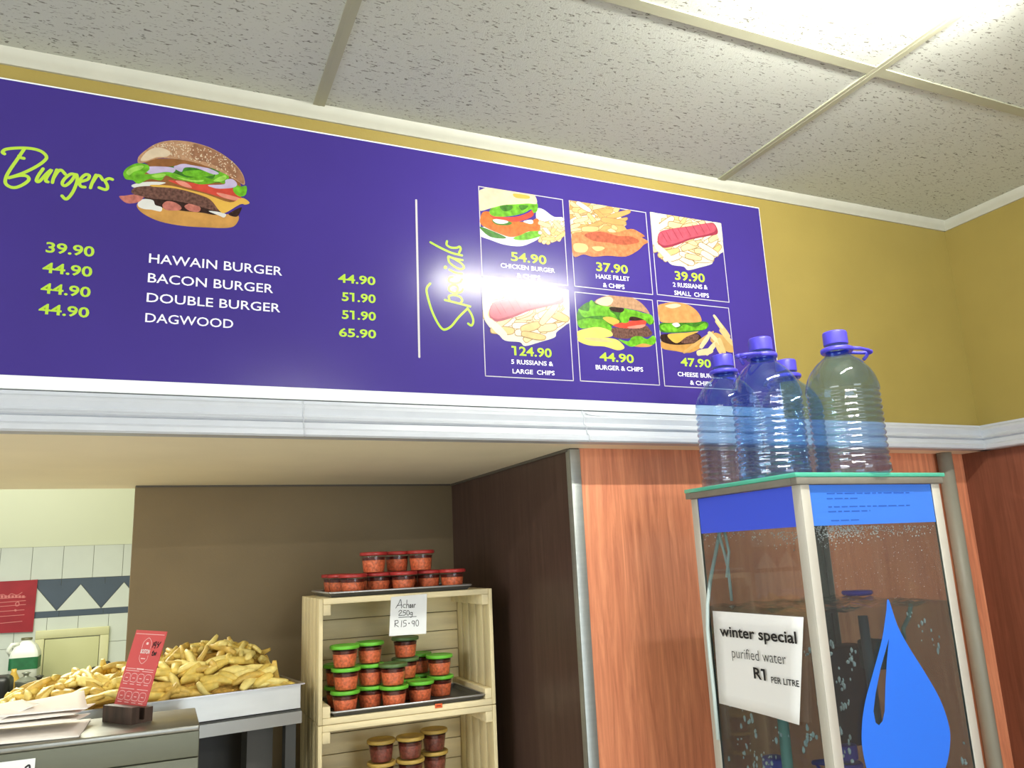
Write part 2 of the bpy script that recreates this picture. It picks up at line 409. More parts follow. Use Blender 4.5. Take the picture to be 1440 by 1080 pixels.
kt_band = [(zb0, zb0 - .034, 2), (zb1 + .034, zb1, 2)]
zl0, zl1 = zb0 - .034, zb1 + .034
for (za, zbb, mi) in kt_band:
    for i in range(-7, 4):
        x = x_ref + i * 2 * KW * .72; kt.box(x + .001, x + 2 * KW * .72 - .001, YK - .0095, YK - .003, zbb, za - .001, 2)
dxp = at(113, 833, y=YK).x; dw = at(143, 833, y=YK).x - at(81, 833, y=YK).x
for i in range(-9, 6):
    xm = dxp + i * dw; y = YK - .0095
    kt.add([(xm - dw / 2 + .002, y, zl1), (xm + dw / 2 - .002, y, zl1), (xm, y, zl0 - .002)], [[0, 1, 2]], 0)
    kt.add([(xm + .002, y + .0004, zl0), (xm + dw - .002, y + .0004, zl0), (xm + dw / 2, y + .0004, zl1 + .002)], [[0, 1, 2]], 2)
xs = at(67, 866, y=YK).x
for rr in range(5):
    for i in range(-14, 8):
        x = xs + i * KW; z1_ = zb1 - rr * KW
        if -2.6 < x < .5: kt.box(x + .0012, x + KW - .0012, YK - .009, YK - .003, z1_ - KW + .0012, z1_ - .0012, 0)
struct('wall_kitchen_tiling', kt, [KT, GROUT, KBLUE])

# ------------------------------------------------------------------ menu board
YS = YW - .018
PUR = mat('violet_print', (62, 48, 126), .19, spec=.22, noise=(1.2, .12)); WHB = mat('white_board_edge', (240, 246, 246), .35)
GRN = mat('lime_print', (170, 202, 66), .2, spec=.16); WHT = mat('white_print', (236, 236, 244), .2, spec=.16); FRM = mat('pale_frame_print', (196, 192, 190), .2, spec=.16)
mbx1 = at(1066.5, 291, y=YS).x; mz1 = at(600, 213, y=YS).z; mz0 = at(600, 552.7, y=YS).z; mzw = EZ + .371
mb = thing('menu_board', 'long violet burger menu board with prices and food pictures above the hatch', 'menu board', (0.4, YS, mz0))
obj('board', B().box(-2.2, mbx1 + .004, YS + .0012, YW - .001, mzw, mz1 + .004, bev=.001), WHB, mb)
obj('printed_face', B().box(-2.19, mbx1, YS, YS + .002, mz0, mz1 - .0005), PUR, mb)
MP = Print(lambda px, py: at(px, py, y=YS), (1, 0, 0), (0, 0, 1), (0, -1, 0))
def line(name, txt, L, Rr, h, m, bold): 
    b = B(); MP.text(b, txt, L, Rr, h, bold); obj(name, b, m, mb)
BP = .022
for t, L, Rr, h in (('39.90', (64, 354.3), (132.3, 361), 14.5), ('44.90', (59.3, 382.7), (129.3, 389.3), 14.5), ('44.90', (56.7, 411.7), (127, 418), 14.5), ('44.90', (53.7, 440.7), (125, 446.7), 14.5),
                    ('44.90', (475.3, 396.7), (527.9, 401), 12), ('51.90', (480.7, 422.7), (528.3, 426.2), 12), ('51.90', (480.7, 447.9), (528.6, 450.8), 12), ('65.90', (476.6, 472.9), (528.9, 475.7), 12),
                    ('54.90', (718.5, 366.3), (768.6, 371.8), 12.4), ('124.90', (719.7, 499), (776, 502.6), 12.6), ('37.90', (838.7, 380.5), (883.2, 385), 12), ('44.90', (843.4, 507), (891.6, 510.4), 11.9),
                    ('39.90', (949.3, 393), (991.5, 397), 12), ('47.90', (957.5, 514.3), (1000, 517), 11.5)):
    line('price', t, L, Rr, h, GRN, BP)
for t, L, Rr, h, bo in (('HAWAIN BURGER', (209.3, 369.3), (396.7, 387.7), 13, .006), ('BACON BURGER', (207.7, 396.7), (384, 412.3), 13, .006), ('DOUBLE BURGER', (206, 424.3), (394, 439.3), 12.8, .006), ('DAGWOOD', (204, 452.7), (327.7, 461.7), 12.7, .006),
                    ('CHICKEN BURGER', (704, 376), (780.4, 383.8), 6.2, .016), ('& CHIPS', (726.7, 390), (759.6, 393.8), 6, .016), ('5 RUSSIANS &', (718.9, 511.5), (777.9, 514.8), 6.2, .016), ('LARGE  CHIPS', (720.8, 524.9), (780, 527.8), 6.2, .016),
                    ('HAKE FILLET', (838, 391.3), (885.4, 395.3), 6, .016), ('& CHIPS', (848, 403.6), (878.3, 406.6), 6, .016), ('BURGER & CHIPS', (837.8, 519.3), (904.4, 522.7), 6.3, .016),
                    ('2 RUSSIANS &', (946.3, 403), (995, 407), 6, .016), ('SMALL  CHIPS', (948.3, 414.5), (997, 418.8), 6, .016), ('CHEESE BURGER', (953, 528.8), (1016, 532.5), 6, .016), ('& CHIPS', (970.5, 540.8), (1001, 543), 6, .016)):
    line('item_name', t, L, Rr, h, WHT, bo)
def strokes(name, org, sc, lst, wd, m, pr, par, dots=()):
    b = B(); pr.k = 0
    for s_ in lst: pr.stroke(b, [(org[0] + x / sc, org[1] + y / sc) for x, y in s_], wd)
    for (x, y, r) in dots: pr.poly(b, [(org[0] + (x + r * math.cos(a)) / sc, org[1] + (y + r * math.sin(a)) / sc) for a in [i * PI / 4 for i in range(8)]])
    return obj(name, b, m, par)
strokes('heading', (0, 190), 8, [
    [(50, 212), (28, 192), (70, 160), (200, 146), (350, 152), (460, 182), (522, 240), (500, 290), (400, 360), (250, 432), (100, 482)],
    [(272, 158), (200, 265), (120, 380), (70, 470), (62, 540), (110, 582), (180, 590), (270, 552), (325, 502), (300, 462), (220, 456), (100, 482)],
    [(270, 262), (238, 256), (214, 236)],
    [(485, 380), (430, 460), (410, 515), (445, 520), (520, 440), (580, 392), (530, 470), (515, 515), (540, 528)],
    [(640, 392), (604, 480), (590, 535)], [(606, 480), (650, 412), (690, 396), (735, 442)],
    [(850, 446), (795, 440), (725, 495), (700, 548), (735, 570), (800, 520), (852, 446), (868, 470), (862, 540), (820, 640), (770, 706), (735, 720), (698, 685)],
    [(905, 525), (985, 500), (1005, 458), (965, 445), (912, 490), (895, 550), (915, 580), (955, 586)],
    [(1080, 450), (1040, 530), (1018, 595)], [(1045, 530), (1090, 462), (1125, 462), (1155, 505)],
    [(1265, 500), (1225, 490), (1184, 515), (1205, 560), (1208, 600), (1180, 614), (1115, 592)]], .0066, GRN, MP, mb)
strokes('heading', (580, 320), 6.75, [
    [(168, 532), (136, 575), (140, 640), (180, 780), (230, 890), (275, 955), (312, 968), (370, 935), (440, 850), (520, 772)],
    [(522, 765), (562, 830), (577, 890), (560, 930), (528, 912)],
    [(308, 688), (430, 718), (548, 750)], [(352, 690), (345, 655), (385, 640), (445, 655), (472, 690), (455, 718)],
    [(415, 622), (432, 575), (400, 545), (352, 560), (352, 600), (410, 622), (462, 610), (480, 585)],
    [(382, 468), (350, 478), (350, 515), (400, 530), (450, 520), (470, 492)],
    [(350, 400), (405, 428), (472, 440)],
    [(338, 282), (350, 330), (400, 372), (455, 396), (488, 380), (465, 342), (400, 300), (345, 275)], [(340, 275), (400, 295), (475, 310)],
    [(170, 140), (260, 190), (370, 240), (470, 265)],
    [(328, 130), (325, 165), (365, 190), (420, 192), (447, 182), (457, 205), (442, 240)]], .0058, GRN, MP, mb, dots=((312, 378, 17),))
b = B(); MP.stroke(b, [(585.2, 281.5), (589.6, 502)], .0052); obj('divider_line', b, FRM, mb)
CELLS = {}
for nm, q in dict(chicken=((672.6, 261.6), (792.2, 280.4), (677.3, 389.3), (798.3, 401.9)), russian=((676.7, 393.7), (799, 409), (682.3, 529.3), (806.7, 536)),
                  hake=((800.5, 282), (909.4, 298.3), (806.9, 403.2), (917.3, 414.3)), burger=((807.4, 410.4), (918, 421.2), (815.9, 535.9), (927.7, 542.5)),
                  sausage=((914.5, 299.5), (1014.5, 313), (923, 415), (1024.5, 425)), cheese=((924.3, 423.3), (1025.5, 431.8), (933.8, 543), (1036.5, 549))).items():
    P4 = [at(*p, y=YS) for p in q]
    x0 = (P4[0].x + P4[2].x) / 2; x1 = (P4[1].x + P4[3].x) / 2; z1_ = (P4[0].z + P4[1].z) / 2; z0_ = (P4[2].z + P4[3].z) / 2
    CELLS[nm] = (x0, x1, z0_, z1_)
    b = B(); t_ = .0022; yy = YS - .0004
    for (xa, xb, za, zb_) in ((x0, x1, z1_ - t_, z1_), (x0, x1, z0_, z0_ + t_), (x0, x0 + t_, z0_, z1_), (x1 - t_, x1, z0_, z1_)):
        b.box(xa, xb, yy, yy + .0005, za, zb_)
    obj('picture_frame', b, FRM, mb)
# ---- printed food pictures
PM = dict(bun=((196, 152, 116), 120, .22), bunpale=((238, 216, 184), 40, .10), bunbot=((212, 158, 84), 40, .16), bungold=((224, 160, 96), 50, .18), crumb=((150, 98, 56), 60, .2), lett=((112, 186, 44), 70, .40), lettd=((66, 126, 40), 80, .35), lettl=((164, 220, 92), 70, .2), bund=((164, 118, 88), 90, .25),
          tom=((216, 78, 62), 40, .18), tomp=((236, 150, 130), 40, .14), chz=((236, 188, 84), 30, .08), patty=((112, 78, 68), 160, .5), pattyd=((54, 34, 30), 120, .4), mayo=((238, 238, 232), 40, .05), bacon=((202, 122, 108), 90, .3),
          onion=((206, 192, 226), 50, .12), plate=((240, 240, 238), 20, .03), fish=((214, 138, 88), 90, .28), fishd=((190, 98, 70), 90, .25), russ=((206, 92, 110), 60, .14), russd=((168, 62, 82), 60, .1), schn=((218, 116, 48), 90, .28),
          chipa=((244, 222, 170), 30, .08), chipb=((234, 202, 138), 30, .1), chipc=((216, 172, 104), 30, .12), chipw=((240, 234, 212), 30, .05), chipy=((246, 220, 120), 30, .08), chipd=((176, 140, 92), 30, .15))
PK = list(PM); PMATS = [mat('print_' + k_, tuple(c_ * .84 for c_ in v[0]), .2, spec=.3, noise=(v[1], v[2])) for k_, v in PM.items()]
ID = {k_: i for i, k_ in enumerate(PK)}
def picture(org, sc, lst, clip=None):
    b = B(); MP.k = 0
    for it in lst:
        kind, pts = it[0], [(org[0] + x / sc, org[1] + y / sc) for x, y in it[1]]
        MP.poly(b, pts, ID[kind], True, 4)
    if clip:
        x0, x1, z0_, z1_ = clip
        for v in b.v: v.x = min(max(v.x, x0), x1); v.z = min(max(v.z, z0_), z1_)
    return obj('food_picture', b, PMATS, mb)
def chip(cx, cy, L, wd, ang):
    c, s_ = math.cos(ang), math.sin(ang); o = []
    for (u, v) in ((-1, -.7), (-.4, -1), (.5, -.9), (1, -.5), (.95, .6), (.3, 1), (-.5, .85), (-1, .6)):
        o.append((cx + u * L / 2 * c - v * wd / 2 * s_, cy + u * L / 2 * s_ + v * wd / 2 * c))
    return o
def chips(rect, n, L, wd, kinds, ang=(-.9, .9), inside=None):
    out = []
    while len(out) < 2 * n:
        x, y = R.uniform(rect[0], rect[2]), R.uniform(rect[1], rect[3])
        if inside and not inside(x, y): continue
        l_, w_, a_ = L * R.uniform(.7, 1.2), wd * R.uniform(.8, 1.15), R.uniform(*ang); out.append(('chipd', chip(x, y, l_ * 1.06, w_ * 1.22, a_))); out.append((R.choice(kinds), chip(x, y, l_, w_, a_)))
    return out
picture((140, 180), 6, [
    ('crumb', [(330, 560), (310, 420), (420, 300), (700, 300), (960, 360), (1150, 430), (1195, 500), (1180, 600), (1010, 690), (700, 640), (450, 600)]),
    ('bunbot', [(318, 640), (330, 690), (400, 742), (520, 792), (700, 826), (900, 840), (1080, 843), (1150, 815), (1172, 740), (1050, 725), (800, 690), (500, 670), (400, 630)]),
    ('pattyd', [(380, 580), (620, 600), (900, 650), (1040, 710), (980, 735), (860, 715), (700, 700), (480, 660)]),
    ('mayo', [(325, 630), (370, 600), (450, 610), (470, 650), (525, 670), (515, 705), (440, 690), (380, 685), (330, 665)]),
    ('bacon', [(165, 580), (210, 572), (290, 562), (370, 575), (330, 625), (230, 635)]),
    ('bacon', [(530, 650), (570, 618), (640, 630), (690, 668), (670, 695), (560, 692)]), ('bacon', [(716, 660), (790, 632), (850, 672), (835, 708), (760, 700)]),
    ('mayo', [(920, 702), (1000, 708), (1066, 728), (1050, 756), (1010, 740)]), ('pattyd', [(1090, 722), (1190, 670), (1196, 690), (1165, 745), (1120, 746)]),
    ('mayo', [(275, 480), (400, 455), (560, 462), (430, 495), (300, 505)]),
    ('patty', [(268, 530), (310, 500), (420, 490), (560, 502), (740, 535), (900, 590), (965, 640), (1012, 702), (900, 680), (780, 645), (620, 612), (450, 597), (360, 578), (285, 558)]),
    ('tom', [(580, 440), (800, 466), (1000, 482), (1130, 515), (1192, 580), (1195, 622), (1050, 592), (900, 548), (700, 492)]),
    ('tomp', [(640, 446), (720, 455), (780, 505), (700, 490)]), ('tomp', [(990, 545), (1180, 590), (1190, 618), (1050, 590)]),
    ('chz', [(440, 480), (600, 488), (760, 525), (900, 560), (1100, 628), (1200, 590), (1266, 630), (1230, 648), (1185, 645), (1062, 716), (1012, 700), (935, 605), (820, 556), (640, 510), (450, 496)]),
    ('lettd', [(560, 330), (900, 330), (1080, 410), (1060, 460), (800, 450), (560, 400)]),
    ('onion', [(400, 330), (560, 328), (640, 345), (600, 385), (420, 388)]),
    ('lett', [(200, 380), (240, 330), (320, 298), (405, 312), (420, 352), (380, 390), (470, 385), (560, 372), (640, 385), (740, 420), (860, 410), (950, 430), (985, 385), (1030, 372), (1088, 405), (1080, 440), (1045, 470), (1000, 452), (940, 470), (840, 476), (760, 452), (640, 432), (560, 402), (520, 442), (420, 432), (330, 472), (280, 442), (220, 432)]),
    ('lettl', [(225, 375), (260, 340), (330, 318), (372, 322), (350, 350), (290, 370), (250, 400)]), ('lettl', [(440, 402), (520, 385), (560, 395), (530, 418), (470, 420)]), ('lettl', [(640, 410), (720, 428), (800, 440), (880, 440), (840, 458), (740, 446)]), ('lettl', [(960, 448), (1010, 415), (1060, 400), (1070, 425), (1030, 452)]),
    ('lett', [(700, 375), (800, 356), (940, 372), (960, 400), (840, 415), (740, 405)]),
    ('lett', [(1125, 520), (1150, 480), (1190, 495), (1240, 492), (1235, 560), (1190, 580), (1150, 560)]),
    ('onion', [(625, 330), (700, 304), (850, 318), (1000, 376), (960, 392), (820, 340), (720, 335), (690, 372)]), ('onion', [(915, 484), (1050, 476), (1062, 440), (1120, 432), (1160, 470), (1140, 500), (1060, 512), (980, 510)]),
    ('crumb', [(380, 292), (460, 262), (640, 262), (800, 285), (940, 340), (800, 318), (700, 303), (620, 322), (450, 312)]),
    ('bun', [(322, 290), (332, 240), (400, 180), (480, 132), (580, 108), (690, 108), (800, 125), (930, 165), (1050, 230), (1150, 312), (1212, 400), (1222, 482), (1150, 440), (1050, 385), (900, 322), (760, 282), (640, 262), (500, 256), (400, 286), (350, 298)]),
    ('bund', [(800, 135), (930, 172), (1050, 238), (1146, 318), (1206, 404), (1214, 470), (1140, 425), (1050, 360), (930, 300), (800, 265), (760, 200)]), ('bunpale', [(345, 272), (400, 200), (480, 165), (560, 180), (600, 215), (560, 244), (480, 248), (400, 276)])] +
    [('bunpale', chip(R.uniform(480, 1150), 0, 14, 9, 0)) for _ in range(0)] +
    [('bunpale', chip(x, 120 + .00062 * (x - 620) ** 2 + R.uniform(10, 120 + .06 * (x - 500)), R.uniform(8, 14), R.uniform(6, 9), R.uniform(0, 3))) for x in [R.uniform(450, 1150) for _ in range(200)]])
picture((660, 250), 6.747, [
    ('plate', [(92, 480), (100, 550), (200, 590), (330, 635), (480, 650), (580, 620), (680, 560), (720, 470), (640, 420), (300, 440)]),
    ('plate', [(640, 300), (700, 300), (800, 370), (895, 385), (910, 520), (720, 560), (640, 420)]),
    ('lettd', [(100, 465), (180, 490), (340, 560), (320, 578), (200, 562), (120, 500)]), ('lett', [(420, 570), (520, 525), (640, 490), (700, 475), (712, 520), (660, 560), (540, 590), (450, 590)]),
    ('schn', [(100, 400), (130, 325), (220, 330), (400, 400), (560, 420), (640, 385), (672, 440), (660, 500), (560, 510), (470, 550), (380, 562), (260, 520), (150, 470), (110, 440)]),
    ('lettd', [(215, 400), (300, 395), (400, 425), (370, 450), (260, 445)]), ('mayo', [(222, 398), (300, 392), (370, 418), (330, 436), (260, 432)]), ('mayo', [(510, 415), (590, 398), (605, 430), (570, 438)]),
    ('tom', [(200, 350), (330, 372), (460, 366), (560, 330), (600, 305), (606, 360), (520, 402), (420, 418), (320, 400), (230, 385)]),
    ('lett', [(190, 320), (230, 270), (320, 258), (440, 250), (560, 245), (640, 240), (645, 310), (610, 335), (585, 300), (520, 335), (420, 360), (320, 370), (220, 362)]),
    ('lettd', [(290, 270), (400, 262), (400, 300), (330, 320)]), ('lettd', [(470, 262), (560, 268), (500, 310)]),
    ('bunpale', [(92, 140), (120, 110), (180, 94), (320, 110), (480, 138), (610, 160), (640, 245), (560, 245), (440, 252), (320, 260), (200, 290), (92, 306)]),
    ('chz', [(420, 150), (560, 170), (560, 200), (440, 190)])] +
    chips((690, 440, 890, 590), 34, 105, 38, ['chipa', 'chipb', 'chipa', 'chipw'], (-1.2, 1.2)), CELLS['chicken'])
def bowl(o, s_):
    f = lambda pts: [(x, y) for x, y in pts]
    return [('chipw', f([(45, 30), (870, 120), (885, 400), (850, 450), (760, 520), (740, 570), (600, 615), (460, 652), (410, 615), (270, 600), (200, 530), (120, 470), (60, 350)])),
            ] + chips((130, 60, 820, 560), 62, 210, 66, ['chipw', 'chipa', 'chipw', 'chipa', 'chipb'], (-.9, .5), lambda x, y: ((x - 460) / 370) ** 2 + ((y - 300) / 270) ** 2 < 1) + [
            ('chipw', f([(46, 30), (120, 60), (150, 230), (105, 360), (200, 440), (290, 540), (230, 560), (150, 490), (70, 380)])),
            ('chipw', f([(780, 110), (870, 125), (885, 300), (840, 300), (800, 190)])),
            ('russd', f([(118, 355), (150, 250), (300, 205), (500, 170), (700, 130), (790, 130), (825, 235), (700, 272), (500, 320), (340, 385), (200, 422), (150, 400)])),
            ('russ', f([(125, 340), (160, 245), (300, 208), (500, 174), (700, 134), (785, 140), (800, 205), (700, 250), (500, 300), (340, 360), (210, 395), (150, 380)]))] + [
            ('russd', chip(x, 330 - (x - 180) * .28 - 20, 120, 7, 1.05)) for x in (200, 250, 330, 390, 480, 560, 640, 710)]
picture((670, 390), 6.747, bowl(0, 0), CELLS['russian'])
MP.k = 0
# the same print, smaller, in the top right cell
sx0, sx1 = CELLS['russian'], CELLS['sausage']
b = B()
for kind, pts in bowl(0, 0):
    w_ = [at(670 + x / 6.747, 390 + y / 6.747, y=YS) for x, y in pts]
    q = []
    for p in w_:
        u = (p.x - sx0[0]) / (sx0[1] - sx0[0]); v = (p.z - sx0[2]) / (sx0[3] - sx0[2])
        q.append((sx1[0] + u * (sx1[1] - sx1[0]), sx1[2] + v * (sx1[3] - sx1[2])))
    pr2 = MP.pt; MP.pt = lambda x, z: Vector((x, YS, z)); MP.poly(b, q, ID[kind], True, 4); MP.pt = pr2
for v in b.v: v.x = min(max(v.x, sx1[0]), sx1[1]); v.z = min(max(v.z, sx1[2]), sx1[3])
obj('food_picture', b, PMATS, mb)
picture((795, 275), 6.747, [
    ('chipc', [(40, 60), (60, 50), (240, 70), (440, 105), (510, 190), (560, 290), (570, 350), (300, 350), (60, 350)])] +
    chips((60, 75, 520, 330), 52, 190, 44, ['chipa', 'chipb', 'chipb', 'chipc', 'chipw'], (-1.1, 1.0), lambda x, y: y > 70 + max(0, x - 380) * .9 or x < 380) + [
    ('fish', [(60, 370), (200, 350), (330, 340), (480, 350), (620, 318), (700, 350), (752, 388), (725, 400), (785, 440), (740, 470), (690, 520), (570, 580), (400, 572), (260, 582), (170, 560), (75, 575)]),
    ('fishd', [(180, 370), (330, 345), (500, 385), (620, 390), (700, 440), (560, 470), (420, 450), (260, 430)]),
    ('chipb', [(80, 460), (180, 460), (215, 500), (180, 540), (90, 530)]), ('fish', [(230, 480), (340, 470), (420, 510), (320, 560), (240, 545)]), ('chipb', [(250, 490), (340, 485), (370, 505), (300, 530)])], CELLS['hake'])
picture((800, 400), 6.75, [
    ('lettd', [(90, 240), (210, 160), (400, 200), (700, 280), (800, 330), (780, 380), (600, 330), (400, 400), (200, 400), (85, 370)]),
    ('lett', [(88, 236), (130, 245), (190, 250), (195, 170), (220, 150), (250, 190), (330, 200), (370, 170), (400, 200), (390, 250), (440, 290), (460, 350), (400, 330), (330, 300), (220, 300), (140, 310)]),
    ('lett', [(80, 352), (130, 330), (190, 320), (260, 330), (330, 340), (400, 400), (410, 450), (320, 420), (220, 410), (110, 415)]),
    ('bunbot', [(600, 570), (720, 550), (800, 560), (760, 592), (640, 592)]), ('lett', [(470, 520), (560, 540), (600, 500), (660, 480), (740, 520), (800, 485), (830, 530), (790, 575), (700, 560), (600, 592), (540, 570)]),
    ('patty', [(405, 420), (470, 410), (620, 420), (720, 385), (770, 430), (790, 470), (740, 500), (640, 490), (560, 515), (440, 505), (410, 470)]),
    ('chz', [(320, 320), (400, 310), (480, 350), (420, 385)]), ('tom', [(420, 385), (560, 350), (700, 340), (735, 360), (700, 405), (580, 418), (470, 408)]), ('tomp', [(560, 402), (720, 380), (690, 412), (590, 418)]),
    ('pattyd', [(560, 310), (700, 300), (740, 330), (600, 345)]),
    ('lett', [(480, 300), (520, 230), (560, 235), (640, 250), (700, 270), (780, 290), (800, 340), (770, 385), (720, 340), (640, 310), (580, 310), (560, 360), (500, 360)]),
    ('pattyd', [(380, 225), (420, 215), (520, 230), (500, 265), (420, 258)]),
    ('bun', [(245, 170), (290, 130), (390, 103), (500, 108), (600, 125), (690, 180), (750, 250), (760, 280), (680, 255), (560, 230), (440, 215), (330, 205)]), ('bunpale', [(255, 165), (300, 132), (380, 115), (420, 150), (380, 200), (300, 195)]),
    ('chipy', [(78, 450), (160, 420), (280, 405), (390, 440), (410, 490), (300, 505), (180, 500), (85, 500)]),
    ('chipy', [(80, 505), (160, 490), (300, 500), (440, 520), (500, 560), (525, 605), (460, 625), (340, 590), (200, 580), (100, 545)]), ('chipb', [(150, 505), (300, 512), (420, 545), (300, 545), (180, 530)])], CELLS['burger'])
picture((905, 290), 4, [
    ('bunbot', [(100, 760), (180, 770), (300, 770), (330, 790), (260, 825), (180, 815), (105, 800)]), ('pattyd', [(95, 725), (180, 715), (300, 715), (320, 760), (200, 780), (110, 765)]), ('patty', [(205, 745), (240, 720), (310, 725), (290, 765), (220, 770)]),
    ('chz', [(140, 720), (240, 712), (310, 705), (240, 735), (190, 770), (150, 750)]),
    ('lettd', [(92, 660), (200, 650), (350, 650), (352, 690), (280, 705), (180, 712), (95, 705)]), ('lett', [(95, 672), (170, 660), (190, 690), (230, 665), (290, 680), (345, 655), (350, 690), (260, 700), (130, 706)]),
    ('bungold', [(80, 565), (110, 548), (180, 540), (250, 555), (300, 590), (325, 635), (310, 652), (220, 655), (120, 655), (90, 640)]), ('bunpale', [(120, 560), (180, 548), (210, 560), (160, 575)]),
    ('mayo', [(160, 662), (190, 655), (205, 672), (180, 680)])] +
    [('chipc', chip(450, 770, 150, 70, .5)), ('chipb', chip(445, 690, 120, 26, .9)), ('chipa', chip(420, 650, 90, 16, .95)), ('chipc', chip(310, 765, 200, 20, -.62)), ('chipb', chip(470, 740, 120, 24, .85)), ('chipa', chip(400, 745, 100, 24, .8)), ('chipa', chip(345, 760, 90, 26, -1.0)),
     ('chipb', chip(440, 790, 100, 24, 1.2)), ('chipa', chip(380, 800, 90, 28, -.9)), ('chipa', chip(345, 820, 90, 36, -.2)), ('chipb', chip(420, 800, 70, 20, 1.1))], CELLS['cheese'])

# ------------------------------------------------------------------ water tank (a glass cabinet with aluminium corner angles)
KS = .9
def X_(v): return v * KS
def Zt(v): return EZ + v * KS
TX0, TX1, TY0, TY1 = X_(1.294), X_(1.736), X_(1.35), X_(1.752)
TTOP = Zt(.145)
GLASS = clear('clear_glass', (.80, .84, .84), 1.45, .02, body=.05, bodycol=(150, 150, 150))
GREENG = clear('green_edge_glass', (.30, .72, .58), 1.5, .05, body=.6, bodycol=(110, 226, 196))
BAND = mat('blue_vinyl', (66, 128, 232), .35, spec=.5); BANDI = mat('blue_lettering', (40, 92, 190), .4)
DROP = mat('blue_drop_vinyl', (48, 122, 246), .4, spec=.5)
GREYB = mat('grey_frame_paint', (128, 124, 112), .5, noise=(30, .08))
tk = thing('water_tank', 'tall glass water tank with aluminium corner posts, blue band and big blue drop', 'water tank', ((TX0 + TX1) / 2, (TY0 + TY1) / 2, 0))
obj('glass_top', B().box(TX0 - .014, TX1 + .017, TY0 - .006, TY1 + .006, TTOP, TTOP + .009, bev=.0015), GREENG, tk)
fz = TTOP - .0145
fr = B().box(TX0 - .012, TX1 + .010, TY0 - .005, TY0 + .012, fz, TTOP - .0003, bev=.001).box(TX0 - .012, TX1 + .010, TY1 - .012, TY1 + .005, fz, TTOP - .0003, bev=.001)
fr.box(TX0 - .012, TX0 + .006, TY0 + .0125, TY1 - .0125, fz, TTOP - .0003, bev=.001).box(TX1 - .006, TX1 + .010, TY0 + .0125, TY1 - .0125, fz, TTOP - .0003, bev=.001)
obj('top_rail', fr, GREYB, tk)
ZB = .86                                     # underside of the glass part
PW, PT_ = .0235, .002
for (cx, cy, sx, sy) in ((TX0, TY0, 1, 1), (TX1, TY0, -1, 1), (TX0, TY1, 1, -1), (TX1, TY1, -1, -1)):
    g = B()
    xa, xb = sorted((cx, cx + sx * PW)); ya, yb = sorted((cy - sy * .0004, cy + sy * PT_))
    g.box(xa, xb, ya, yb, ZB, fz - .0005, bev=.0005)
    xa, xb = sorted((cx - sx * .0004, cx + sx * PT_)); ya, yb = sorted((cy + sy * PT_, cy + sy * PW))
    g.box(xa, xb, ya, yb, ZB, fz - .0005, bev=.0005)
    obj('corner_post', g, ALUP, tk)
gi = .0035
for (xa, xb, ya, yb) in ((TX0 + gi, TX1 - gi, TY0 + gi, TY0 + gi + .004), (TX0 + gi, TX1 - gi, TY1 - gi - .004, TY1 - gi), (TX0 + gi, TX0 + gi + .004, TY0 + gi + .0045, TY1 - gi - .0045), (TX1 - gi - .004, TX1 - gi, TY0 + gi + .0045, TY1 - gi - .0045)):
    obj('glass_pane', B().box(xa, xb, ya, yb, ZB, fz - .0008), GLASS, tk)
# printed blue bands
bzL = Zt(.037)
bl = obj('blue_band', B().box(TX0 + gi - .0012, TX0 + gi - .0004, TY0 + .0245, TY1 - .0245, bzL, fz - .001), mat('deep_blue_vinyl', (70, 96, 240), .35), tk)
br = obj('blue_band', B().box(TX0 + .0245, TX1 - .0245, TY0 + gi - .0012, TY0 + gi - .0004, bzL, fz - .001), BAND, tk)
lt = B(); yy = TY0 + gi - .0016
for row, (n0, n1, zz) in enumerate(((1163, 1282, 694.5), (1163, 1206, 701.5), (1165, 1281, 713), (1165, 1224, 719.5), (1169, 1208, 732))):
    x = n0
    while x < n1:
        wl = R.choice((5, 8, 11, 14)); p, q = at(x, zz, y=yy), at(min(n1, x + wl), zz, y=yy)
        z_ = at(1200, zz, y=yy).z
        lt.box(p.x, q.x, yy, yy + .0003, z_, z_ + .0024); x += wl + 3
obj('lettering', lt, BANDI, br)
# drop decal with its slot
TP = Print(lambda px, py: at(px, py, y=TY0 + gi - .0004), (1, 0, 0), (0, 0, 1), (0, -1, 0))
outer = catmull([(1249, 843), (1262, 880), (1278, 910), (1300, 945), (1320, 980), (1332, 1012), (1336, 1040), (1330, 1078), (1312, 1112), (1280, 1130), (1248, 1122), (1224, 1095), (1213, 1055), (1212, 1020), (1217, 985), (1228, 945), (1240, 900), (1246, 862)], True, 5)
inner = [(1250, 897), (1247, 930), (1245, 965), (1244, 1000), (1241, 1014), (1236, 1020), (1231, 1016), (1228, 1000), (1231, 975), (1238, 940)]
t_ = bmesh.new()
def loop(pts):
    vs = [t_.verts.new(TP.pt(*p) + Vector((0, -.0006, 0))) for p in pts]
    return [t_.edges.new((vs[i], vs[(i + 1) % len(vs)])) for i in range(len(vs))]
es = loop(outer) + loop(inner)
bmesh.ops.triangle_fill(t_, edges=es, use_beauty=True)
ret = bmesh.ops.extrude_face_region(t_, geom=t_.faces[:])
for v in ret['geom']:
    if isinstance(v, bmesh.types.BMVert): v.co.y += .0005
obj('drop_decal', B().bm(t_), DROP, tk)
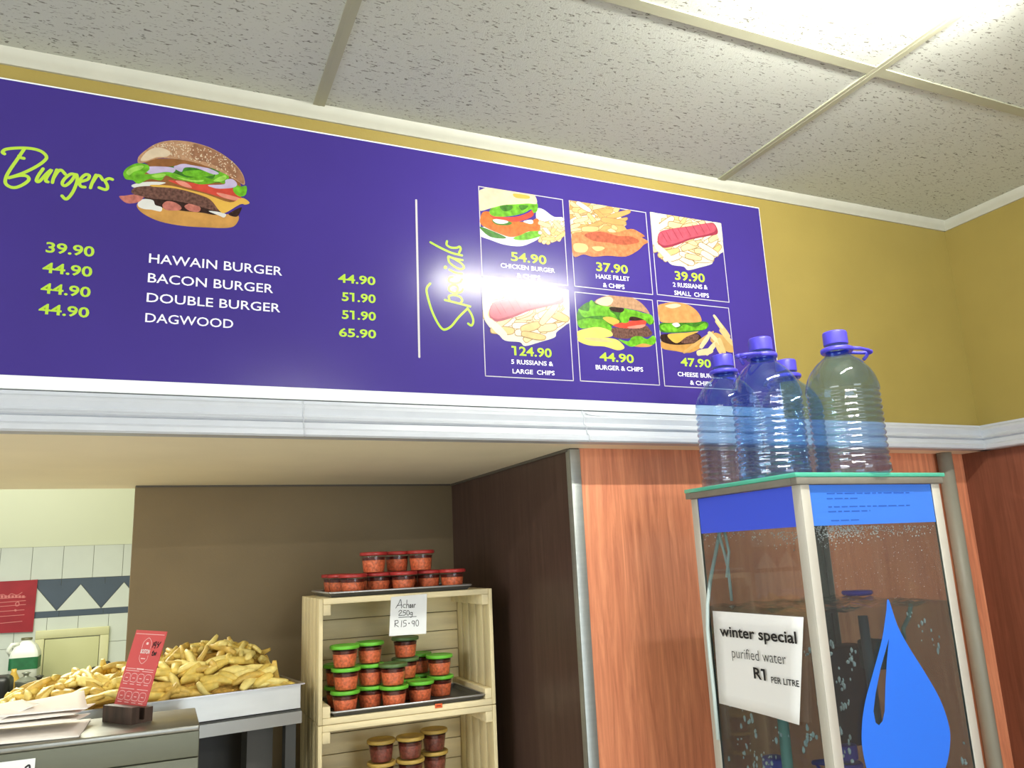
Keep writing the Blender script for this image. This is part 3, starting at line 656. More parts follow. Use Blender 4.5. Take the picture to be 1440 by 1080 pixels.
# water, its surface, hoses and pipes
WATER = clear('tank_water', (.78, .87, .88), 1.33, .04, body=.03, bodycol=(120, 150, 150)); WSURF = clear('water_surface', (.62, .72, .74), 1.33, .05, body=.22, bodycol=(96, 116, 124), bump=(38, .9))
wz = Zt(-.148)
wx0, wx1, wy0, wy1 = TX0 + gi + .005, TX1 - gi - .005, TY0 + gi + .005, TY1 - gi - .005
wb = B(); N = 26
gv = []; 
for j in range(N + 1):
    for i in range(N + 1):
        x = wx0 + (wx1 - wx0) * i / N; y = wy0 + (wy1 - wy0) * j / N
        gv.append((x, y, wz + .0035 * math.sin(x * 70 + 2 * math.sin(y * 55)) + .0025 * math.sin(y * 95 + x * 40)))
wb.add(gv, [[j * (N + 1) + i, j * (N + 1) + i + 1, (j + 1) * (N + 1) + i + 1, (j + 1) * (N + 1) + i] for j in range(N) for i in range(N)], 1, True)
wb.quad((wx0, wy0, ZB), (wx1, wy0, ZB), (wx1, wy0, wz), (wx0, wy0, wz)); wb.quad((wx0, wy1, ZB), (wx0, wy1, wz), (wx1, wy1, wz), (wx1, wy1, ZB))
wb.quad((wx0, wy0, ZB), (wx0, wy0, wz), (wx0, wy1, wz), (wx0, wy1, ZB)); wb.quad((wx1, wy0, ZB), (wx1, wy1, ZB), (wx1, wy1, wz), (wx1, wy0, wz))
wb.quad((wx0, wy0, ZB), (wx0, wy1, ZB), (wx1, wy1, ZB), (wx1, wy0, ZB))
obj('water', wb, [WATER, WSURF], tk)
HOSE = mat('milky_hose', (206, 222, 220), .4); PVC = mat('grey_green_pipe', (118, 150, 146), .5); PVCB = mat('slate_pipe', (84, 106, 116), .5)
hy = 1.548
def P3(px, py, y): return at(px, py, y=y)
obj('hose', B().tube([P3(1012, 748, hy), P3(1006, 780, hy), P3(999, 815, hy), P3(995, 850, hy), P3(995, 885, hy), P3(998, 920, hy), P3(1004, 975, hy), P3(1010, 1040, hy)], .0045, 10), HOSE, tk)
obj('hose', B().tube([P3(1010, 748, hy - .03), P3(1018, 775, hy - .03), P3(1024, 800, hy - .03), P3(1029, 845, hy - .03)], .0036, 10), HOSE, tk)
obj('hose', B().tube([P3(1019, 748, hy - .045), P3(1025, 775, hy - .045), P3(1022, 812, hy - .045)], .0034, 10), HOSE, tk)
obj('standpipe', B().tube([P3(1098, 985, 1.42), P3(1112, 1120, 1.42), P3(1118, 1180, 1.42)], .0115, 16), mat('pale_green_pipe', (148, 190, 178), .45), tk)
obj('standpipe', B().tube([P3(1213, 866, 1.36), P3(1226, 960, 1.36), P3(1244, 1100, 1.36), P3(1252, 1160, 1.36)], .0105, 16), PVCB, tk)
obj('overflow_pipe', B().tube([P3(1281, 850, 1.5), P3(1278, 868, 1.5), P3(1270, 884, 1.5), P3(1272, 900, 1.5)], .0055, 12), PVC, tk)
q = P3(1340, 905, 1.42)
obj('filter_block', B().box(wx1 - .046, wx1 - .001, 1.40, 1.455, q.z - .035, q.z + .03, bev=.006), mat('mottled_filter_foam', (70, 88, 84), .9, noise=(160, .5)), tk)
q = P3(1187, 940, 1.52)
obj('dark_refraction_box', B().box(q.x - .075, q.x + .055, 1.49, 1.55, q.z - .17, q.z + .055, bev=.01), mat('refraction_black', (34, 28, 28), .5, noise=(60, .3)), tk)  # added dark box, stands in for the black refraction in the water
# bubbles, splashes and glints painted as white blobs: too many to count
SPARK = clear('bubble_and_glint_white', (.95, .98, 1), 1.9, .02, body=.95, bodycol=(246, 252, 255))
bb = B()
def blob(c, r, st):
    t = bmesh.new(); bmesh.ops.create_icosphere(t, subdivisions=1, radius=1)
    for v in t.verts:
        v.co = Vector((v.co.x * r * R.uniform(.6, 1.2), v.co.y * r * R.uniform(.6, 1.2), v.co.z * r * st * R.uniform(.7, 1.2))) + Vector(c)
    bb.bm(t, 0, True)
for (px, py, n, sp) in ((1168, 915, 7, 9), (1196, 925, 12, 11), (1180, 960, 10, 8), (1190, 990, 9, 8), (1138, 915, 6, 6), (1137, 1035, 14, 9), (1190, 1050, 8, 14), (1290, 880, 9, 16), (1320, 905, 6, 8), (1055, 1005, 6, 12), (1080, 1050, 22, 26),
                     (1030, 1010, 16, 26), (1050, 1060, 26, 30), (1300, 1055, 8, 14), (1355, 1055, 10, 12), (1165, 1045, 10, 16), (1150, 990, 5, 8)):
    for _ in range(n):
        x, y = R.gauss(px, sp * .55), R.gauss(py, sp * .8)
        left = px < 1140
        p = at(x, y, x=TX0 + R.uniform(.012, .05)) if left else at(x, y, y=TY0 + R.uniform(.012, .05))
        if wx0 + .004 < p.x < wx1 - .004 and wy0 + .004 < p.y < wy1 - .004: blob(p, R.uniform(.0014, .0042), R.uniform(.9, 2.6))
tag(obj('bubbles_and_glints', bb, SPARK, tk), None, None, kind='stuff')
# condensation under the bands
cb = B(); bb, keep_ = cb, bb
for _ in range(820):
    if R.random() < .72:
        x = R.choice((R.gauss(1176, 24), R.gauss(1182, 34), R.uniform(1146, 1312))); p = at(x, 739 + abs(R.gauss(0, 11)), y=TY0 + gi + .0055)
        ok_ = TX0 + .026 < p.x < TX1 - .026
    else:
        x = R.choice((R.gauss(1112, 18), R.uniform(982, 1118), R.gauss(986, 6))); p = at(x, 748 + abs(R.gauss(0, 9)), x=TX0 + gi + .0055)
        ok_ = TY0 + .026 < p.y < TY1 - .026
    if ok_ and p.z < bzL: blob(p, R.uniform(.0007, .0018), 1.1)
for _ in range(260):
    p = at(R.uniform(1160, 1325), R.uniform(760, 842), y=TY0 + gi + .0055)
    if TX0 + .026 < p.x < TX1 - .026: blob(p, R.uniform(.0003, .0007), 1.0)
tag(obj('condensation', cb, mat('water_droplets', (248, 252, 255), .12, spec=.8), tk), None, None, kind='stuff')
obj('base_cabinet', B().box(TX0, TX1, TY0, TY1, .02, ZB - .001, bev=.004), mat('white_cabinet', (200, 204, 206), .4), tk)

# notice taped to the left pane
NP_X = TX0 - .0012
WS = [at(*p, x=NP_X) for p in ((1002, 859), (1130, 868), (1128, 1019), (1011.5, 989))]
ns = thing('paper_notice', 'white paper notice reading winter special on the left glass pane of the tank', 'notice', tuple(WS[3]))
g = B(); N = 8
for j in range(N + 1):
    for i in range(N + 1):
        u, v = i / N, j / N
        p = (WS[0] * (1 - u) + WS[1] * u) * (1 - v) + (WS[3] * (1 - u) + WS[2] * u) * v
        p.x -= .006 * max(0, u - .6) * v * 3
        g.v.append(p)
g.f = [[j * (N + 1) + i, j * (N + 1) + i + 1, (j + 1) * (N + 1) + i + 1, (j + 1) * (N + 1) + i] for j in range(N) for i in range(N)]; g.m = [0] * len(g.f); g.sm = [True] * len(g.f)
sh = obj('sheet', g, mat('notice_paper', (246, 246, 244), .7, spec=.2), ns)
md = sh.modifiers.new('thickness', 'SOLIDIFY'); md.thickness = .0003; md.offset = 0
NPp = Print(lambda px, py: at(px, py, x=NP_X - .006), (0, -1, 0), (0, 0, 1), (-1, 0, 0))
for t, L, Rr, h, bo in (('winter special', (1012.9, 894), (1121, 905), 14.5, .020), ('purified water', (1030, 924.6), (1106, 934.6), 14, -.010), ('R1', (1060.6, 953.4), (1077.2, 957), 15.2, .022), ('PER LITRE', (1085, 960), (1124.4, 966.2), 8.4, .012)):
    g = B(); NPp.text(g, t, L, Rr, h, bo); obj('lettering', g, INK, ns)

# ------------------------------------------------------------------ five-litre bottles on the tank
PET = clear('clear_blue_bottle', (.60, .74, .90), 1.7, .045, body=.025, bodycol=(90, 140, 225), bump=(22, .12))
CAPM = mat('violet_cap_plastic', (78, 70, 200), .35, spec=.5)
def bottle(loc, rotz, label):
    t = thing('water_bottle', label, 'water bottle', loc, 'five litre water bottles')
    r = .0784; H0 = .205
    prof = [(.02, .006), (.055, .003), (.070, .0), (.079, .006), (r, .016)]
    nz = 96
    for i in range(nz + 1):
        z = .020 + .168 * i / nz; prof.append((r - .0017 * (1 - math.cos(2 * PI * 12 * i / nz)), z))
    prof += [(r, .194), (r * .97, .206), (r * .91, .221), (r * .80, .237), (r * .64, .253), (r * .46, .265), (.0275, .272), (.0245, .276), (.0245, .296)]
    def rf(a, zz): return 1 + .003 * math.cos(4 * a)
    L = Vector(loc)
    obj('body', B().lathe(prof, L, 48, rf=rf), PET, t)
    cb_ = B(); ridg = lambda a, zz: 1 + .012 * math.cos(36 * a)
    cb_.lathe([(.0262, .298), (.0262, .300), (.0262, .324), (.0250, .3275), (.022, .3285), (.001, .3285)], L, 72, rf=lambda a, zz: ridg(a, zz) if .299 < zz < .325 else 1)
    cb_.lathe([(.0262, .2985), (.001, .2985)], L, 24)
    obj('cap', cb_, CAPM, t)
    hb = B().lathe([(.0262, .281), (.033, .279), (.035, .282), (.035, .288), (.032, .290), (.0262, .290), (.0262, .281)], L, 32)
    arm = []
    for s_ in (-1, 1):
        hb.tube([L + Vector((.026, s_ * .020, .285)), L + Vector((.045, s_ * .019, .284)), L + Vector((.066, s_ * .013, .281)), L + Vector((.076, s_ * .004, .279))], [.0042, .004, .004, .0048], 8)
    hb.tube([L + Vector((.076, -.006, .279)), L + Vector((.078, 0, .279)), L + Vector((.076, .006, .279))], .0052, 8)
    hb.tube([L + Vector((.074, 0, .280)), L + Vector((.068, 0, .270)), L + Vector((.060, 0, .262))], .004, 8)
    obj('carry_handle', hb, CAPM, t)
    for c in t.children: pass
    return t
BZ = TTOP + .0092
def bpos(px, py):
    p = at(px, py, z=BZ + .3285); return (p.x, p.y, BZ)
PR, PM_, PL, P4 = bpos(1173, 467), bpos(1068, 476), bpos(1015, 500), bpos(1104, 507)
bt = bottle(PR, 0, 'clear ribbed water bottle with violet cap at the right front of the tank top'); bt.rotation_euler = (0, 0, -.35)
b2 = dup(bt, PM_, 3.25, 'clear ribbed water bottle with violet cap, in front of the menu board corner')
b3 = dup(bt, PL, .5, 'leftmost clear water bottle, standing behind the middle one on the tank top')
b4 = dup(bt, P4, 1.6, 'clear water bottle mostly hidden between and behind the two front bottles')
for x, y, rz, lab in ((1.257, 1.488, 1.2, 'violet-capped bottle standing low in the tank water right of the paper notice'), (1.465, 1.488, 2.0, 'violet-capped bottle low in the tank water behind the blue drop')):
    dup(bt, (x, y, ZB + .006), rz, lab)
# a loose lid floating in the tank, bottles standing low behind the water
q = at(1206, 838, z=wz + .004)
tag(obj('floating_lid', B().lathe([(.001, .0), (.030, .001), (.036, .006), (.034, .012), (.001, .013)], (q.x, q.y, wz + .0045), 28, M=None), CAPM), 'violet round lid floating on the water inside the tank', 'lid')

# ------------------------------------------------------------------ crates in the hatch
CX0, CX1, CY0, CD = at(454.5, 840, y=2.3).x, at(687, 829.7, y=2.3).x, 2.30, .30
C1T = at(570, 834.5, y=2.3).z; CH = .334
def crate(name_label, ztop, pale):
    t = thing('wooden_crate', name_label, 'crate', ((CX0 + CX1) / 2, CY0 + CD / 2, ztop - CH), 'pine crates')
    z0, z1 = ztop - CH, ztop
    obj('top_board', B().box(CX0 + .0005, CX1 - .0005, CY0 + .001, CY0 + CD - .001, z1 - .017, z1 - .0005, bev=.0015), PINE, t)
    obj('bottom_board', B().box(CX0 + .0005, CX1 - .0005, CY0 + .001, CY0 + CD - .001, z0 + .0005, z0 + .017, bev=.0015), PINE, t)
    n = 5; sw = (CD - .009 * (n - 1)) / n
    for side in (0, 1):
        for k in range(n):
            y = CY0 + k * (sw + .009)
            x0, x1 = (CX0 - .011, CX0 + .0) if side == 0 else (CX1, CX1 + .011)
            obj('side_slat', B().box(x0, x1, y + .001, y + sw - .001, z0 + .001, z1 - .0008, bev=.0012), PINEV, t)
        xs_ = (CX0 + .0005, CX0 + .022) if side == 0 else (CX1 - .022, CX1 - .0005)
        for (za, zb) in ((z1 - .047, z1 - .0175), (z0 + .0175, z0 + .047)):
            obj('cleat', B().box(xs_[0], xs_[1], CY0 + .0015, CY0 + CD - .012, za, zb, bev=.0015), PINE, t)
    m_ = 5; sh_ = (CH - .036) / m_
    for k in range(m_):
        obj('back_slat', B().box(CX0 + .001, CX1 - .001, CY0 + CD - .011, CY0 + CD - .0012, z0 + .018 + k * sh_ + .0008, z0 + .018 + (k + 1) * sh_ - .0015, bev=.001), PINE, t)
    return t
cr1 = crate('upper open pine crate holding green-lidded tubs, a black tray and the price note', C1T, 0)
cr2 = crate('lower open pine crate holding yellow-lidded tubs', C1T - CH - .0005, 1)
# orange sticker
q = at(617, 992.5, y=CY0 - .001)
tag(obj('price_sticker', B().box(q.x - .011, q.x + .011, CY0 - .0006, CY0 + .0009, q.z - .006, q.z + .006, bev=.0002).box(q.x - .007, q.x + .006, CY0 - .0009, CY0 - .0006, q.z - .0015, q.z + .0015, 1),
        [mat('orange_sticker', (226, 98, 40), .6), mat('red_sticker_ink', (150, 40, 20), .6)]), 'small orange sticker on the front edge between the two pine crates', 'sticker')
# bench under the crates
tag(obj('serving_bench', B().box(CX0 - .03, XH - .004, 2.2, YB - .01, .86, C1T - 2 * CH - .0015, bev=.003).box(CX0 - .01, XH - .01, 2.24, YB - .02, 0, .859), STEEL), 'steel bench below the stacked crates', 'bench')

TRAYM = mat('dark_baking_tray', (92, 92, 92), .4, metal=.6, noise=(20, .1)); TRAYR = mat('worn_tray_rim', (196, 196, 196), .3, metal=.8)
def tray(label, x0, x1, y0, y1, z):
    t = thing('baking_tray', label, 'tray', ((x0 + x1) / 2, (y0 + y1) / 2, z))
    g = B(); g.box(x0 + .012, x1 - .012, y0 + .012, y1 - .012, z, z + .0015)
    lo = [(x0 + .012, y0 + .012), (x1 - .012, y0 + .012), (x1 - .012, y1 - .012), (x0 + .012, y1 - .012)]; hi = [(x0, y0), (x1, y0), (x1, y1), (x0, y1)]
    h = .013
    for i in range(4):
        a, b_, c, d = lo[i], lo[(i + 1) % 4], hi[(i + 1) % 4], hi[i]
        g.quad((*a, z), (*b_, z), (*c, z + h), (*d, z + h)); g.quad((*a, z + .0015), (*d, z + h), (*c, z + h), (*b_, z + .0015))
    obj('pan', g, TRAYM, t)
    rr = .012; path = []
    for (cx, cy, a0) in ((x0 + rr, y0 + rr, PI), (x1 - rr, y0 + rr, 1.5 * PI), (x1 - rr, y1 - rr, 0), (x0 + rr, y1 - rr, .5 * PI)):
        for k in range(5): a = a0 + k * PI / 8; path.append((cx + rr * math.cos(a), cy + rr * math.sin(a), z + h))
    path.append(path[0])
    obj('rim', B().tube(path, .0028, 8), TRAYR, t)
    return t
zt1 = C1T + .0004
tx0 = at(455, 832, y=CY0 + .02).x
tray('dark baking tray on top of the upper crate, carrying red-lidded tubs', at(462, 832, y=2.305).x, at(664, 823, y=2.305).x, 2.305, 2.585, zt1)
zt2 = C1T - CH + .0182
tray('dark baking tray inside the upper crate, carrying green-lidded tubs', CX0 + .0235, CX1 - .0235, CY0 - .004, CY0 + .27, zt2)

# ------------------------------------------------------------------ tubs of achaar
PICK = mat('orange_pickle', (232, 112, 68), .55, noise=(140, .38), bump=(160, .6)); PICKD = mat('brown_pickle', (132, 66, 52), .5, noise=(120, .4), bump=(160, .6))
TUBM = clear('clear_tub', (.93, .93, .92), 1.45, .08)
LIDS = dict(red=mat('red_translucent_lid', (178, 52, 50), .35), green=mat('green_tub_lid', (104, 190, 52), .4), olive=mat('dull_green_tub_lid', (84, 112, 62), .4), yellow=mat('mustard_tub_lid', (190, 158, 78), .45))
TH = .0605
def tub(lid, pick, label, group):
    t = thing('achaar_tub', label, 'tub', (0, 0, 0), group)
    def wob(a, z): return 1 + .012 * math.sin(5 * a + 40 * z)
    obj('container', B().lathe([(.001, .0006), (.0295, .0006), (.0305, .002), (.0365, .047), (.0365, .050), (.0395, .051), (.0395, .0535)], seg=28), TUBM, t)
    pb = B().lathe([(.001, .0014), (.0285, .0014), (.0298, .004), (.0338, .034), (.033, .037), (.018, .0405), (.001, .0385)], seg=28, rf=wob)
    obj('pickle', pb, pick, t)
    obj('headspace_shade', B().lathe([(.0335, .0365), (.0352, .045)], seg=28, rf=wob), mat('painted_shade_brown', (88, 30, 20), .35), t)  # dark ring painting the shadow in the headspace under the lid
    lb = B().lathe([(.0400, .0500), (.0412, .0505), (.0418, .0535), (.0415, .0580), (.0400, .0598), (.0375, .0602), (.0362, .0590), (.001, .0588)], seg=32)
    lb.lathe([(.0400, .0500), (.0400, .0560), (.001, .0562)], seg=32)
    obj('lid', sharp_b(lb), LIDS[lid], t)
    return t
def sharp_b(b): return b
PROTO = {}
def put(kind, pick, x, y, z, label, group):
    key = (kind, pick.name)
    if key not in PROTO:
        t = tub(kind, pick, label, group); t.location = (x, y, z); t.rotation_euler = (0, 0, R.uniform(0, 6)); PROTO[key] = t
    else:
        t = dup(PROTO[key], (x, y, z), R.uniform(0, 6), label); t['group'] = group
    return t
def cpx(x, y): return (410 + x / 3.373, 760 + y / 3.373)
# red lids on the top tray
zr = zt1 + .0018
G = 'red-lidded tubs on top of the crates'
zl = zr + .0605
def lidxy(px, py, z): p = at(px, py, z=z); return p.x, p.y
front = [(290, 'red-lidded tub at the left end of the front bottom row'), (412, 'red-lidded tub second from the left in the front bottom row'), (531, 'red-lidded tub in the middle of the bottom row'), (649, 'red-lidded tub second from the right in the bottom row'), (762, 'red-lidded tub at the right end of the bottom row')]
FX = []
for i, (cx, lab) in enumerate(front):
    px = 410 + cx / 3.373; y = 2.35 + .036 * (i % 2)
    x = at(px, 815, y=y).x; FX.append((x, y)); put('red', PICK, x, y, zr, lab + ' on the top tray', G)
for i, (cx, lab) in enumerate(((390, 'left red-lidded tub of the three stacked in the upper row'), (500, 'middle red-lidded tub of the three stacked in the upper row'), (613, 'right red-lidded tub of the three stacked in the upper row'))):
    px = 410 + cx / 3.373; y = 2.37 + .05 * (i % 2)
    put('red', PICK, at(px, 790, y=y).x, y, zr + TH, lab, G)
for (cx, y, lab) in ((233, 2.455, 'red-lidded tub just behind the leftmost front one on the top tray'), (205, 2.545, 'rearmost red-lidded tub at the left back of the top tray')):
    put('red', PICK, at(410 + cx / 3.373, 815, y=y).x, y, zr, lab, G)
for k in range(3):
    put('red', PICK, FX[1 + k][0] + .008, 2.475, zr, ('red-lidded tub hidden behind the second front tub', 'red-lidded tub hidden behind the middle front tub', 'red-lidded tub hidden behind the fourth front tub')[k] + ' on the top tray', G)
# green lids inside the upper crate
G = 'green-lidded tubs in the upper crate'
zg = zt2 + .0018
def base(cx, cy): p = at(*cpx(cx, cy), z=zg); return p.x, p.y
def stack(cx, ytub, labs, kinds):
    px = 410 + cx / 3.373
    for k, lab in enumerate(labs):
        x = at(px - .8 * k, 960, y=ytub).x
        put(kinds[k], PICK, x + R.uniform(-.002, .002), ytub, zg + k * TH, lab, G)
stack(257, 2.345, ['green-lidded tub at the bottom of the left stack of three', 'green-lidded tub in the middle of the left stack of three', 'green-lidded tub on top of the left stack of three'], ['green'] * 3)
stack(374, 2.385, ['green-lidded tub at the bottom of the second stack from the left', 'green-lidded tub in the middle of the second stack from the left', 'green-lidded tub on top of the second stack from the left'], ['green'] * 3)
stack(485, 2.338, ['bright green-lidded tub at the front of the tray, bottom of the centre stack', 'dull green-lidded tub on top of the centre stack'], ['green', 'olive'])
stack(612, 2.372, ['green-lidded tub at the bottom right of centre, in front of the tray', ], ['green'])
stack(545, 2.446, ['green-lidded tub at the bottom behind the centre stack', 'green-lidded tub in the middle tier behind the centre stack', 'dull green-lidded tub highest of all, just below the price note'], ['green', 'olive', 'olive'])
stack(605, 2.532, ['green-lidded tub at the bottom behind the right-of-centre tub', 'green-lidded tub stacked behind and above the right-of-centre tub'], ['green', 'green'])
stack(706, 2.437, ['green-lidded tub at the bottom of the rightmost stack', 'green-lidded tub on top of the rightmost stack'], ['green', 'green'])
stack(222, 2.445, ['green-lidded tub at the bottom, in shadow behind the left stack', 'green-lidded tub in shadow behind the left stack, second tier'], ['green', 'green'])
# mustard lids in the lower crate
G = 'yellow-lidded tubs in the lower crate'
zy = C1T - 2 * CH + .0175
for (cx, y, labs) in ((232, 2.362, ['yellow-lidded tub at the left of the lower crate, bottom', 'yellow-lidded tub at the left of the lower crate, middle', 'yellow-lidded tub at the left front of the lower crate']),
                      (425, 2.41, ['yellow-lidded tub in the second stack of the lower crate, bottom', 'yellow-lidded tub in the second stack of the lower crate, lower tier', 'yellow-lidded tub second from the top in the left-of-centre stack of the lower crate', 'yellow-lidded tub on top of the left-of-centre stack in the lower crate']),
                      (562, 2.40, ['yellow-lidded tub in the third stack of the lower crate, bottom', 'yellow-lidded tub in the third stack of the lower crate, lower tier', 'yellow-lidded tub second from the top in the centre stack of the lower crate', 'yellow-lidded tub on top of the centre stack in the lower crate']),
                      (676, 2.452, ['yellow-lidded tub in the right stack of the lower crate, bottom', 'yellow-lidded tub in the right stack of the lower crate, lower tier', 'yellow-lidded tub second from the top in the right stack of the lower crate', 'yellow-lidded tub on top of the right stack in the lower crate'])):
    for k, lab in enumerate(labs):
        if k + 2 < len(labs): pass
        put('yellow', PICKD, at(410 + cx / 3.373, 1040, y=y).x, y, zy + k * TH, lab, G)
# price note hanging from the upper crate
NY = CY0 - .0012
an = thing('price_note', 'white handwritten note reading Achaar 250g R15.90 on the upper crate', 'price note', tuple(at(573, 893, y=NY)))
A4 = [at(*p, y=NY) for p in ((549.8, 839.5), (600.3, 835), (599.3, 891), (547.3, 894.5))]
g = B(); g.v = [p + Vector((0, d, 0)) for d in (0, -.0003) for p in A4]; g.f = [[0, 1, 2, 3], [4, 7, 6, 5], [0, 4, 5, 1], [1, 5, 6, 2], [2, 6, 7, 3], [3, 7, 4, 0]]; g.m = [0] * 6; g.sm = [False] * 6
obj('sheet', g, PAPER, an)
AP = Print(lambda px, py: at(px, py, y=NY - .0003), (1, 0, 0), (0, 0, 1), (0, -1, 0))
def ell(cx, cy, rx, ry): return [(cx + rx * math.cos(a), cy + ry * math.sin(a)) for a in [i * PI / 5 - 1.5 for i in range(11)]]
strokes('handwriting', (440, 760), 5.538, [
    [(645, 527), (668, 490), (684, 460), (690, 527)], [(655, 507), (692, 502)], [(722, 498), (706, 500), (702, 518), (720, 524)], [(732, 464), (729, 525)], [(729, 507), (742, 497), (747, 525)],
    ell(757, 512, 4.5, 12), [(762, 498), (764, 525)], ell(774, 511, 4.5, 11), [(779, 498), (781, 523)], [(790, 496), (789, 521)], [(789, 506), (799, 496)],
    [(668, 556), (680, 543), (692, 553), (668, 583), (698, 583)], [(724, 546), (708, 547), (705, 562), (720, 562), (720, 578), (703, 584)], ell(740, 564, 10, 19), ell(765, 570, 9, 10), [(774, 560), (773, 590), (760, 600)], [(668, 600), (805, 592)],
    [(640, 625), (637, 672)], [(637, 627), (660, 622), (662, 642), (638, 650), (666, 672)], [(692, 624), (687, 673)], [(728, 622), (709, 624), (706, 642), (724, 645), (724, 664), (703, 671)], ell(780, 637, 9, 12), [(790, 628), (787, 668)], ell(812, 643, 11, 24)],
    .0016, INK, AP, an, dots=((748, 645, 5),))

# ------------------------------------------------------------------ steel counter, chips pan and what stands there
BTZ = EZ - .3255
bx1 = at(281, 1019, z=BTZ).x; by0 = at(281, 1019, z=BTZ).y; by1 = 2.19
sc_ = thing('steel_counter', 'low brushed steel counter at the lower left with bags and card stand on it', 'counter', (-.45, by0, 0))
obj('top', B().box(-1.3, bx1, by0, by1, BTZ - .012, BTZ, bev=.003), STEEL, sc_)
pz = at(281, 1064, y=by0).z
obj('front_panel', B().box(-1.3, bx1, by0 + .001, by1, pz + .001, BTZ - .0125, bev=.002), mat('brushed_steel_front', (108, 110, 94), .5, metal=.3, noise=(8, .04, (.2, 4, 4))), sc_)
obj('lower_panel', B().box(-1.3, bx1, by0 + .001, by1, .05, pz - .001, bev=.002), MATS['brushed_steel_front'], sc_)
q = [at(*p, y=by0 - .001) for p in ((0, 1075), (50, 1066))]
pn = thing('paper_notice', 'white paper sheet stuck to the steel counter front at the lower left corner', 'notice', (q[1].x, by0, q[1].z - .15))
obj('sheet', B().box(-.62, q[1].x, by0 - .0012, by0 - .0008, q[1].z - .16, q[1].z), PAPER, pn)
PN = Print(lambda px, py: at(px, py, y=by0 - .0012), (1, 0, 0), (0, 0, 1), (0, -1, 0))
g = B(); PN.stroke(g, [(36, 1079), (41, 1076), (42, 1082)], .0035); obj('handwriting', g, INK, pn)

# pan of chips on its own table, turned a little
PA = math.radians(9)
pfr = at(423, 962, z=EZ - .316)
def PL_(u, v, z): return Vector((pfr.x - u * math.cos(PA) - v * math.sin(PA), pfr.y - u * math.sin(PA) + v * math.cos(PA), z))   # u towards the left along the front, v to the back
PLn, PDp = .76, .37
RIMZ = EZ - .316
def pbox(g, u0, u1, v0, v1, z0, z1, mi=0):
    vs = [PL_(u, v, z) for z in (z0, z1) for (u, v) in ((u0, v0), (u1, v0), (u1, v1), (u0, v1))]
    return g.add(vs, [[0, 1, 2, 3], [7, 6, 5, 4], [0, 4, 5, 1], [1, 5, 6, 2], [2, 6, 7, 3], [3, 7, 4, 0]], mi)
pan = thing('steel_pan', 'wide shallow stainless steel pan heaped with fried potato chips', 'pan', tuple(PL_(PLn / 2, PDp / 2, RIMZ - .062)))
g = B(); pbox(g, 0, PLn, 0, PDp, RIMZ - .061, RIMZ - .059)
for (u0, u1, v0, v1) in ((0, PLn, 0, .0015), (0, PLn, PDp - .0015, PDp), (0, .0015, 0, PDp), (PLn - .0015, PLn, 0, PDp)): pbox(g, u0, u1, v0, v1, RIMZ - .059, RIMZ)
obj('pan_body', g, mat('bright_pan_steel', (206, 208, 202), .36, metal=.55, noise=(8, .05, (.3, 4, 4))), pan)
g = B()
for (u0, u1, v0, v1) in ((-.009, PLn + .009, -.009, .002), (-.009, PLn + .009, PDp - .002, PDp + .009), (-.009, .002, .002, PDp - .002), (PLn - .002, PLn + .009, .002, PDp - .002)): pbox(g, u0, u1, v0, v1, RIMZ, RIMZ + .003)
obj('rim', g, TRAYR, pan)
tb_ = thing('steel_table', 'steel table with dark open underside carrying the chips pan', 'table', tuple(PL_(PLn / 2, PDp / 2, 0)))
g = B(); pbox(g, -.0, PLn, -.004, PDp, RIMZ - .072, RIMZ - .063); obj('table_top', g, STEELD, tb_)
g = B(); pbox(g, -.0, PLn, -.012, -.0045, RIMZ - .098, RIMZ - .067); obj('front_rail', g, mat('bright_steel_rail', (150, 150, 142), .3, metal=.6), tb_)
for (u, v) in ((.012, .0), (PLn - .04, .0), (.012, PDp - .03), (PLn - .04, PDp - .03)):
    g = B(); pbox(g, u, u + .028, v, v + .028, 0, RIMZ - .0725); obj('leg', g, STEELD, tb_)
g = B(); pbox(g, .045, PLn - .045, PDp - .05, PDp - .04, .05, RIMZ - .0725); obj('back_panel', g, mat('charcoal_panel', (66, 64, 60), .6), tb_)
g = B(); pbox(g, .045, .115, .10, .16, .05, RIMZ - .0725); obj('side_cabinet', g, mat('grey_panel', (84, 82, 76), .55), tb_)

def heap(u, v):
    a = math.exp(-((u - .16) / .17) ** 2) * .086 + math.exp(-((u - .44) / .22) ** 2) * .060 + .03
    e = min(1, u / .07) * min(1, (PLn - u) / .12)
    b_ = math.sin(min(1, max(0, v / PDp)) * PI * .86 + .14) if v < PDp else 0
    return a * max(0, e) ** .7 * max(0, b_) + (-.02)
CHM = [mat('golden_chip', (230, 202, 104), .5, spec=.4, noise=(60, .16)), mat('pale_chip', (240, 220, 134), .5, spec=.4, noise=(60, .14)), mat('brown_edged_chip', (214, 180, 90), .5, spec=.4, noise=(50, .25))]
g = B(); N = 22
hv = []
for j in range(N + 1):
    for i in range(N + 1):
        u, v = .006 + (PLn - .012) * i / N, .006 + (PDp - .012) * j / N
        hv.append(PL_(u, v, max(RIMZ - .054, RIMZ + heap(u, v) - .022)))
g.add(hv, [[j * (N + 1) + i, j * (N + 1) + i + 1, (j + 1) * (N + 1) + i + 1, (j + 1) * (N + 1) + i] for j in range(N) for i in range(N)], 0, True)
tag(obj('chips_heap', g, mat('chips_underlayer', (200, 160, 76), .6, noise=(70, .45), bump=(70, 1.0))), 'buried layer of golden potato chips filling the steel pan under the top chips', 'chips', 'potato chips in the pan', kind='stuff')
